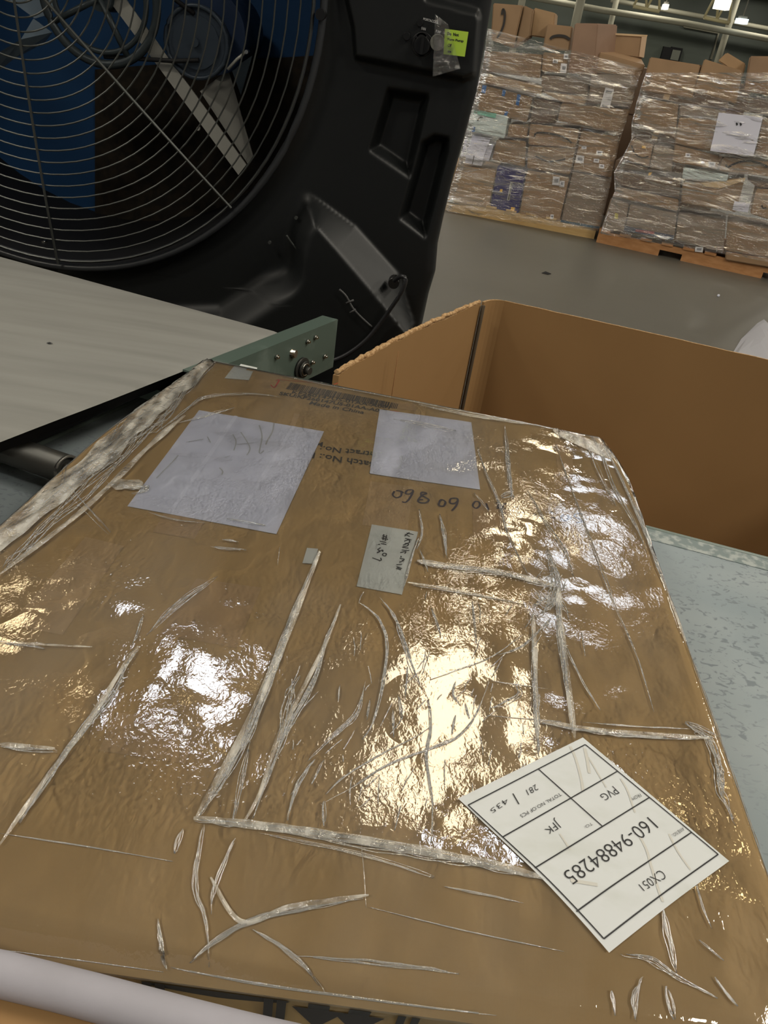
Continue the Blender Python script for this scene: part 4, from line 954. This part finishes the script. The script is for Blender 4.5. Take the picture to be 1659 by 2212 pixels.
writing('handwriting', [st_((826, 1158), (836, 1164)), st_((824, 1164), (838, 1167)), st_((829, 1156), (827, 1168)), st_((835, 1158), (832, 1170)), st_((820, 1171), (834, 1174)), st_((822, 1176), (834, 1178)), ('s', [(818, 1177), (819, 1179)], .0022, 1),
                        st_((822, 1185), (817, 1188)), st_((815, 1188), (820, 1193), (814, 1196), (826, 1190), (826, 1194)), st_((828, 1197), (834, 1198), (832, 1203), (826, 1201), (828, 1197)), st_((804, 1207), (822, 1213), (822, 1207)),
                        st_((878, 1153), (893, 1157)), st_((874, 1160), (884, 1152)), st_((874, 1156), (885, 1161)), st_((875, 1165), (888, 1168)), st_((873, 1171), (883, 1168), (884, 1174), (874, 1176)), st_((870, 1180), (881, 1176), (880, 1181), (869, 1184), (882, 1186)),
                        st_((867, 1190), (884, 1191)), st_((864, 1196), (876, 1193), (874, 1198)), st_((866, 1203), (866, 1206)), st_((863, 1208), (873, 1210), (868, 1213)), st_((862, 1217), (872, 1213)), st_((856, 1222), (868, 1221)), st_((858, 1228), (868, 1230), (856, 1226)), st_((855, 1230), (866, 1233))], .0016, m_ink, lbs)
# waybill label: ruled lines and text from normalised label coordinates (u along (988,1730)->(1257,1598), v along (988,1730)->(1313,2063))
wq = S2([(988, 1730), (1257, 1598), (1572, 1865), (1313, 2063)])
def pz(X, Y): return (960+X/2.592, 1560+Y/2.592)   # zoomed crop coordinates
ln = .0011
def L2(*a): return ('s', [pz(a[i], a[i+1]) for i in range(0, len(a), 2)], ln, 1)
V = []
lines = [L2(128, 480, 783, 140), L2(783, 140, 1524, 755), L2(1524, 755, 885, 1228), L2(885, 1228, 128, 480), L2(318, 660, 965, 288), L2(500, 832, 1143, 435), L2(732, 1076, 1375, 632), L2(518, 275, 880, 600)]
writing('ruled_lines', lines, .0040, m_ink, awb)
def T(s, *a, b=-.010): return ('t', s, [pz(a[i], a[i+1]) for i in (6, 4, 2, 0)], b)   # BL BR TR TL of the text itself (upside-down in the photo)
writing('lettering', [
    T('435', 360, 462, 262, 528, 250, 505, 338, 440), T('/', 405, 425, 385, 440, 372, 412, 392, 400) if False else L2(378, 415, 412, 475), T('281', 522, 372+20, 465, 425, 450, 395, 505, 362),
    T('TOTAL NO.OF PCS', 652, 425, 428, 552, 415, 535, 640, 410, b=-.005), T('JFK', 655, 570+30, 578, 645, 545, 608, 610, 548), T('TO:', 825, 590, 783, 612, 775, 598, 815, 575),
    T('PVG', 975, 400+12, 893, 455, 862, 425, 935, 372), T('FROM:', 1098, 430, 1045, 455, 1035, 440, 1085, 412),
    T('160-94884285', 1192, 605, 712, 928, 652, 860, 1130, 545, b=-.012), T('AWB NO.:', 1338, 620, 1275, 660, 1262, 645, 1325, 600),
    T('CX051', 1240, 885, 1110, 962, 1078, 925, 1200, 838)], .0040, m_ink, awb)
# scuffs on the label
sc_ = writing('scuffs', [('s', [pz(700, 150), pz(730, 220), pz(760, 330), pz(770, 400)], .0025), ('s', [pz(780, 160), pz(795, 230), pz(805, 300)], .0030), ('s', [pz(1090, 660), pz(1125, 730), pz(1150, 820), pz(1190, 950), pz(1215, 1020)], .0022), ('s', [pz(980, 330), pz(1020, 400), pz(1060, 520)], .0018), ('s', [pz(1250, 640), pz(1300, 740), pz(1370, 840)], .0018), ('s', [pz(640, 640), pz(700, 730)], .0016), ('s', [pz(700, 900), pz(850, 925)], .003), ('s', [pz(800, 210), pz(900, 380)], .0014)], .0038, m_scuff, awb); sc_['kind'] = 'stuff'
# printed symbols on the front side (under the rim)
YS = .2665
def fr_pt(x, z): 
    k = (x-cD_.x)/(cC_.x-cD_.x); u, v = uv_of((x, cD_.y+(cC_.y-cD_.y)*k+1e-4)); zt0 = surf(x, cD_.y+(cC_.y-cD_.y)*k+1e-4); st0 = (zt0-ZT-.001)/6
    return Vector((x, cD_.y+(cC_.y-cD_.y)*k-.0010+.008*min(1, max(0, (zt0-z)/st0)), z))
V = []; Fc = []
def fpoly(pts): 
    b = len(V)
    for x, z in pts: V.append(fr_pt(x, z))
    Fc.append([b+i for i in range(len(pts))])
zt_ = ZX-.036
def frx(px): return onz(px, 2170, .89).x
def frect(xa, xb, z0, z1): fpoly([(xa, z0), (xb, z0), (xb, z1), (xa, z1)])
for xp in (300, 330, 578, 607): 
    x = frx(xp); frect(x-.0035, x+.0035, zt_-.06, zt_-.003)
x = frx(458); fpoly([(x-.055, zt_-.004)]+[(x+.055*math.cos(a), zt_-.004-.022*math.sin(a)) for a in [math.pi-i*math.pi/12 for i in range(1, 12)]]+[(x+.055, zt_-.004)])
for xp in (690, 780):
    x = frx(xp); frect(x-.008, x+.008, zt_-.022, zt_-.002); fpoly([(x-.020, zt_-.022), (x, zt_-.052), (x+.020, zt_-.022)]); 
for xp in (870, 900): x = frx(xp); frect(x-.003, x+.003, zt_-.05, zt_-.002)
obj('printed_symbols', V, Fc, m_inkp, mc)

# ---- film with wrinkles
film = carton_shell('clear_wrap', 120, 150, .0024, m_film, ZT+.004, mc, True)
bm = bmesh.new(); rc = random.Random(11)
def crease(pts, wpx=10, n=3, r=.0009, jit=1.0):
    r *= .55; n = n+2 if n > 1 else 1
    base = smooth_path([Vector((x, y, 0)) for x, y in pts], 7)
    for k in range(n):
        ph = rc.random()*50; off = (rc.random()-.5)*wpx; P = []; R_ = []
        a, b_ = sorted((rc.random()*.25, 1-rc.random()*.25)) if n > 1 else (0, 1)
        i0 = int(a*(len(base)-1)); i1 = max(i0+3, int(b_*(len(base)-1)))
        seg = base[i0:i1+1]
        for i, p in enumerate(seg):
            q = noise.noise(Vector((i*.33, ph, 0)))*wpx*.35*jit+off*math.sin(math.pi*(i+.5)/len(seg))
            d = (seg[min(i+1, len(seg)-1)]-seg[max(i-1, 0)]).normalized(); nn = Vector((-d.y, d.x, 0))
            pp = p+nn*q; w_ = onC(pp.x, pp.y, .0028); P.append(w_)
            tp = math.sin(math.pi*min(1, max(0, (i+.6)/(len(seg)))))**.5
            R_.append(r*(.35+.65*tp)*(1+.5*noise.noise(Vector((i*.8, ph, 3)))))
        if len(P) >= 2: tube(bm, P, R_, 6, flat=.55)
def band(pts, wpx, m_i=0, rows=6, h=.002):
    base = smooth_path([Vector((x, y, 0)) for x, y in pts], 10); G = []
    for i, p in enumerate(base):
        d = (base[min(i+1, len(base)-1)]-base[max(i-1, 0)]).normalized(); nn = Vector((-d.y, d.x, 0)); row = []
        t_ = i/(len(base)-1); ww = wpx*(.75+.35*noise.noise(Vector((i*.21, wpx, 0))))*min(1, .35+4*t_, .35+4*(1-t_))
        for k in range(rows+1):
            q = p+nn*ww*(k/rows-.5); w_ = onC(q.x, q.y, 0); w_.z += .003+h*abs(noise.noise(Vector((i*.25, k*.9, wpx))))*2*math.sin(math.pi*k/rows); row.append(bm.verts.new(w_))
        G.append(row)
    for a, b_ in zip(G, G[1:]):
        for k in range(rows): q = bm.faces.new((a[k], a[k+1], b_[k+1], b_[k])); q.material_index = 1; q.smooth = True
# wide milky bands of overlapping tape
band([(460, 775), (390, 830), (320, 890), (240, 970), (130, 1060), (0, 1170), (-60, 1220)], 60, rows=9, h=.004)
band([(400, 900), (330, 960), (240, 1050), (150, 1130), (0, 1245)], 14, rows=4)
band([(1195, 930), (1330, 990)], 30); band([(1320, 960), (1370, 1060), (1400, 1150), (1440, 1260)], 22, rows=5)
band([(1445, 1290), (1500, 1420), (1560, 1560), (1620, 1730), (1665, 1860)], 22, rows=5)
band([(418, 1772), (560, 1788), (700, 1806), (900, 1840), (1060, 1872), (1180, 1902)], 26, rows=6)
band([(690, 1195), (600, 1420), (540, 1560), (470, 1690), (425, 1770)], 22, rows=5)
band([(735, 1310), (700, 1400), (650, 1500), (600, 1600), (560, 1720), (520, 1790)], 12, rows=4)
band([(1205, 1270), (1210, 1360), (1225, 1480), (1240, 1600)], 18, rows=5); band([(1150, 1330), (1155, 1450), (1160, 1600)], 14, rows=4)
band([(900, 1215), (980, 1228), (1080, 1240), (1210, 1272)], 16, rows=5); band([(880, 1262), (960, 1275), (1130, 1308)], 6, rows=3)
band([(1160, 1560), (1280, 1580), (1400, 1590), (1530, 1598)], 12, rows=4)
band([(240, 1050), (310, 1050)], 26, rows=5); band([(455, 1900), (640, 1870), (700, 1955), (790, 1940)][:1]+[(520, 1995), (620, 1965), (700, 1952), (795, 1938)], 16, rows=4)
band([(300, 1400), (270, 1440), (180, 1580), (90, 1700), (0, 1830)], 14, rows=4)
band([(0, 1390), (80, 1396), (200, 1402)], 6, rows=3); band([(0, 1612), (120, 1622)], 12, rows=4)
# creases
for c in [
    ([(470, 772), (400, 840), (330, 900), (250, 960), (150, 1040), (0, 1150)], 50, 16, .0011), ([(430, 790), (350, 900), (200, 1050), (60, 1180), (0, 1230)], 40, 8, .0010),
    ([(560, 850), (450, 860), (400, 890), (330, 940)], 14, 4, .0009), ([(505, 880), (430, 900), (380, 915)], 8, 3, .0009), ([(230, 1040), (280, 1050), (320, 1050), (300, 1065), (240, 1062)], 14, 6, .0010),
    ([(320, 1105), (380, 1122), (450, 1130)], 6, 2, .0008), ([(490, 1120), (600, 1140)], 4, 2, .0008),
    ([(100, 1000), (250, 1170)], 30, 2, .0006), ([(690, 1195), (630, 1330), (590, 1440), (540, 1570), (470, 1700), (420, 1775)], 22, 12, .0010),
    ([(735, 1305), (700, 1400), (680, 1470), (630, 1560), (590, 1650), (540, 1780)], 14, 9, .0010), ([(655, 1450), (625, 1500), (610, 1570), (600, 1620)], 24, 5, .0009),
    ([(420, 1770), (560, 1785), (700, 1805), (900, 1840), (1060, 1872), (1180, 1900)], 26, 14, .0010), ([(560, 1800), (800, 1850), (950, 1900)], 10, 2, .0007),
    ([(440, 1780), (425, 1860), (422, 1930), (445, 1990), (450, 2100)], 14, 4, .0008), ([(520, 1790), (490, 1850), (460, 1930), (455, 2000)], 10, 3, .0009), ([(395, 1790), (375, 1850)], 12, 3, .0007),
    ([(410, 2080), (470, 2030), (560, 1985), (680, 1960), (795, 1938)], 14, 8, .0011), ([(540, 2005), (600, 2040), (660, 2090), (705, 2150)], 10, 4, .0010), ([(340, 1975), (345, 2020), (350, 2060), (360, 2100)], 10, 4, .0009), ([(630, 2065), (760, 2075), (900, 2090), (1000, 2105)], 10, 4, .0009),
    ([(370, 2090), (560, 2125), (800, 2160), (1100, 2195)], 8, 5, .0009), ([(0, 2052), (180, 2088), (370, 2100)], 5, 3, .0008),
    ([(300, 1400), (270, 1440), (240, 1500), (160, 1600), (80, 1720), (0, 1840)], 16, 9, .0008), ([(310, 1330), (285, 1400)], 8, 3, .0008), ([(470, 1245), (380, 1310), (310, 1380)], 14, 6, .0007),
    ([(0, 1390), (60, 1394), (100, 1402)], 5, 3, .0008), ([(0, 1612), (60, 1618), (130, 1622)], 10, 5, .0008), ([(455, 1180), (540, 1190)], 8, 3, .0008), ([(480, 1165), (520, 1172)], 6, 3, .0008),
    ([(820, 1290), (850, 1330), (870, 1380), (890, 1440), (920, 1500)], 10, 4, .0010), ([(775, 1300), (820, 1340), (835, 1400), (825, 1480), (805, 1560), (780, 1600)], 8, 4, .0010),
    ([(930, 1310), (945, 1350), (955, 1380)], 6, 2, .0009), ([(1130, 1370), (1060, 1420), (980, 1450), (900, 1480)], 5, 2, .0008), ([(1190, 1335), (1130, 1395), (1070, 1415)], 8, 3, .0009),
    ([(1060, 1460), (1030, 1540), (990, 1590), (920, 1620), (840, 1650), (760, 1700), (690, 1740)], 6, 4, .0010), ([(940, 1560), (900, 1590), (820, 1630), (740, 1680), (700, 1720)], 5, 3, .0008),
    ([(985, 1470), (980, 1500), (1000, 1530)], 6, 2, .0010), ([(1005, 1520), (1015, 1555)], 5, 2, .0010), ([(985, 1545), (975, 1590)], 6, 3, .0011), ([(920, 1500), (930, 1560), (920, 1640), (935, 1740), (930, 1830)], 8, 4, .0009),
    ([(860, 1500), (870, 1560)], 8, 3, .0008), ([(850, 1530), (850, 1600)], 5, 2, .0008), ([(880, 1440), (875, 1520)], 6, 2, .0008), ([(790, 1470), (770, 1540), (720, 1590), (660, 1650)], 10, 5, .0008), ([(800, 1510), (790, 1560)], 6, 2, .0009), ([(735, 1480), (730, 1520)], 4, 2, .0008),
    ([(680, 1640), (640, 1700), (620, 1780)], 12, 5, .0008), ([(700, 1640), (670, 1700)], 5, 2, .0008), ([(700, 1730), (700, 1790)], 8, 3, .0009), ([(865, 1740), (850, 1800)], 5, 2, .0008),
    ([(900, 1215), (980, 1228), (1080, 1240), (1210, 1275)], 14, 9, .0010), ([(880, 1262), (960, 1275), (1060, 1292), (1140, 1308)], 4, 3, .0008), ([(905, 1100), (910, 1150), (900, 1190)], 8, 3, .0008), ([(950, 1110), (960, 1160), (965, 1210)], 8, 5, .0009), ([(925, 1235), (905, 1180)], 8, 2, .0008), ([(905, 1160), (890, 1200), (870, 1280)], 6, 3, .0009),
    ([(1030, 960), (1050, 1020), (1080, 1090), (1100, 1160), (1150, 1260)], 8, 3, .0009), ([(1090, 920), (1095, 980), (1105, 1060), (1110, 1080)], 10, 6, .0010), ([(1140, 1060), (1180, 1130), (1220, 1190), (1240, 1250)], 8, 3, .0009), ([(1110, 1060), (1080, 1075)], 16, 4, .0010),
    ([(1180, 1180), (1200, 1250), (1190, 1300), (1165, 1330)], 24, 9, .0012), ([(1150, 1310), (1190, 1290), (1230, 1330)], 20, 6, .0010), ([(1205, 1270), (1210, 1360), (1220, 1450), (1240, 1590)], 14, 8, .0011), ([(1150, 1330), (1152, 1420), (1160, 1580), (1165, 1640)], 12, 5, .0009), ([(1215, 1380), (1260, 1470), (1300, 1540)], 8, 3, .0008),
    ([(1160, 1560), (1280, 1580), (1400, 1592), (1530, 1598)], 10, 6, .0010), ([(1260, 1560), (1400, 1570), (1500, 1575)], 4, 2, .0007), ([(1050, 1545), (1230, 1560)], 3, 2, .0007), ([(1060, 1470), (1200, 1490)], 3, 2, .0006),
    ([(1250, 920), (1290, 960), (1330, 1060), (1370, 1130), (1400, 1200)], 8, 5, .0009), ([(1300, 950), (1350, 1050), (1395, 1150), (1430, 1240), (1500, 1400), (1560, 1560), (1640, 1800)], 8, 8, .0010), ([(1270, 960), (1300, 1030), (1340, 1110)], 10, 3, .0008), ([(1200, 960), (1250, 1100), (1330, 1300)], 6, 2, .0006),
    ([(1260, 1130), (1320, 1290), (1380, 1430), (1430, 1600)], 4, 2, .0006), ([(1500, 1580), (1530, 1600), (1550, 1660), (1560, 1720), (1600, 1800)], 26, 9, .0011), ([(1480, 1560), (1560, 1600)], 26, 8, .0010),
    ([(850, 905), (1000, 935), (1150, 935)][:2], 10, 4, .0008), ([(905, 873), (1000, 893), (1120, 912), (1240, 930)], 8, 6, .0008), ([(560, 800), (700, 830), (850, 858), (1000, 888), (1150, 914), (1280, 938)], 3, 3, .0008),
    ([(520, 850), (560, 852), (612, 858)], 4, 3, .0008), ([(1020, 1060), (1060, 1110)], 6, 2, .0007), ([(1430, 1950), (1440, 2020), (1465, 2110)], 14, 4, .0010), ([(1500, 1890), (1520, 1960), (1540, 2010)], 6, 2, .0008), ([(1340, 2060), (1400, 2070), (1460, 2110), (1560, 2160)], 14, 5, .0009), ([(1390, 2110), (1370, 2160), (1375, 2212)], 16, 5, .0010), ([(1545, 2110), (1600, 2180)], 8, 3, .0009), ([(1320, 2140), (1330, 2200)], 10, 3, .0009), ([(1510, 2030), (1570, 2080)], 6, 2, .0007), ([(1440, 2130), (1460, 2210)], 14, 5, .0010),
    ([(960, 1915), (1060, 1935), (1150, 1955)], 4, 2, .0007), ([(800, 1960), (1000, 2010), (1240, 2060)], 3, 2, .0006), ([(0, 1800), (200, 1830), (420, 1870)], 3, 2, .0006), ([(780, 1820), (790, 1960)], 4, 1, .0006), ([(1020, 1300), (1030, 1400)], 6, 2, .0007), ([(540, 1600), (500, 1790)], 20, 3, .0007), ([(1060, 1530), (1120, 1500), (1110, 1470)], 14, 3, .0008),
    ([(600, 1250), (620, 1150)][:0] or [(605, 1180), (600, 1220)], 3, 1, .0006)]:
    crease(*c)
for q in range(60):
    x = 620+rc.random()*640; y = 1270+rc.random()*470; L_ = 14+rc.random()*46; a = 1.9+(rc.random()-.5)*1.1
    crease([(x, y), (x+L_*.5*math.cos(a)+4*(rc.random()-.5), y+L_*.5*math.sin(a)), (x+L_*math.cos(a), y+L_*math.sin(a))], 3, 1, .0011)
for q in range(26):
    x = 1150+rc.random()*80; y = 1250+rc.random()*90; a = rc.random()*6.3; L_ = 15+rc.random()*30
    crease([(x, y), (x+L_*math.cos(a), y+L_*math.sin(a))], 4, 1, .0012)
bmobj('wrap_creases', bm, None, mc, mats=[m_crease, m_bandfilm])

# ================================================================== FRONT CARTON + FOAM TUBE (bottom edge)
ZTB = .945; rt_ = .0132
ta = onz(-60, 2088, ZTB); tb_ = onz(420, 2210, ZTB); td = (tb_-ta).normalized()
A0 = ta-td*.15; B0 = ta+td*.62
bm = bmesh.new(); pts = [A0.lerp(B0, i/40)+Vector((0, 0, .0008*math.sin(i*.7))) for i in range(41)]
tube(bm, pts, [rt_*(1+.03*noise.noise(Vector((i*.6, 0, 0)))) for i in range(41)], 28); ft = bmobj('foam_tube', bm, m_foam)
tag(ft, 'long white foam tube in the bottom left, lying on a carton in front', 'foam tube')
nn = Vector((td.y, -td.x, 0)); nn = nn if nn.y < 0 else -nn
B0c = ta+(tb_-ta)*.72
fc = thing('shipping_carton', (ta+nn*.2).to_2d().to_3d()+Vector((.1, 0, ZT)), 'brown carton in the bottom left corner under the white foam tube', 'carton')
bm = bmesh.new(); top = ZTB-rt_-.001
q = [A0+nn*.30, B0c+nn*.30, B0c-nn*.004, A0-nn*.004]
hexa(bm, [Vector((p.x, p.y, ZT+.001)) for p in q], [Vector((p.x, p.y, top)) for p in q]); bmesh.ops.recalc_face_normals(bm, faces=bm.faces); bmesh.ops.bevel(bm, geom=bm.edges[:], offset=.004, segments=2, affect='EDGES')
bmobj('body', bm, m_card_in, fc)
V = []; Fc = []; stroke(V, Fc, [Vector(((A0+nn*.15).x, (A0+nn*.15).y, top+.0005)), Vector(((B0c+nn*.15).x, (B0c+nn*.15).y, top+.0005))], .05, lambda p: p, sm=1); obj('packing_tape', V, Fc, m_tape2, fc)

# ================================================================== CEILING LAMPS OVERHEAD (reflected in the wrap)
spots = [((955, 1560), WARM, .55, 1.5, 36), ((1125, 1140), WARM, .35, 1.0, 14), ((1275, 1170), COOL, .5, 1.7, 18), ((400, 1480), COOL, .55, .6, 17),
         ((1110, 1850), COOL, .45, .5, 11), ((548, 1310), (1, .75, .35), .2, .6, 6), ((1500, 1900), (1, .75, .35), .3, .4, 9), ((1010, 1275), WARM, .5, .3, 8), ((20, 1300), (1, .78, .45), .3, .5, 6), ((110, 1060), NEUT, .6, .5, 30)]
names = {WARM: 'warm yellowish', COOL: 'cool white', NEUT: 'neutral white'}
def lamp_body(px_, py_, sx, sy, z, o=None):
    t = thing('overhead_lamp', (px_, py_, z+.05), 'overhead warehouse lamp above the table, outside the picture', 'ceiling lamp', 'overhead lamps of the hall')
    if o: o.parent = t; o.location = (0, 0, -.05)
    bm = bmesh.new(); box(bm, px_-sx/2-.03, px_+sx/2+.03, py_-sy/2-.03, py_+sy/2+.03, z+.04, z+.10); bmobj('casing', bm, m_joist, t)
    if z+.10 < CEIL-.03: bm = bmesh.new(); tube(bm, [(px_, py_, z+.10), (px_, py_, CEIL)], .01, 6); bmobj('suspension_rod', bm, m_joist, t)
for i, ((x, y), col, sx, sy, e) in enumerate(spots):
    p = mirror_lamp(x, y); o = area(p.x, p.y, sx, sy, e, col)
    lamp_body(p.x, p.y, sx, sy, CEIL-.6, o)
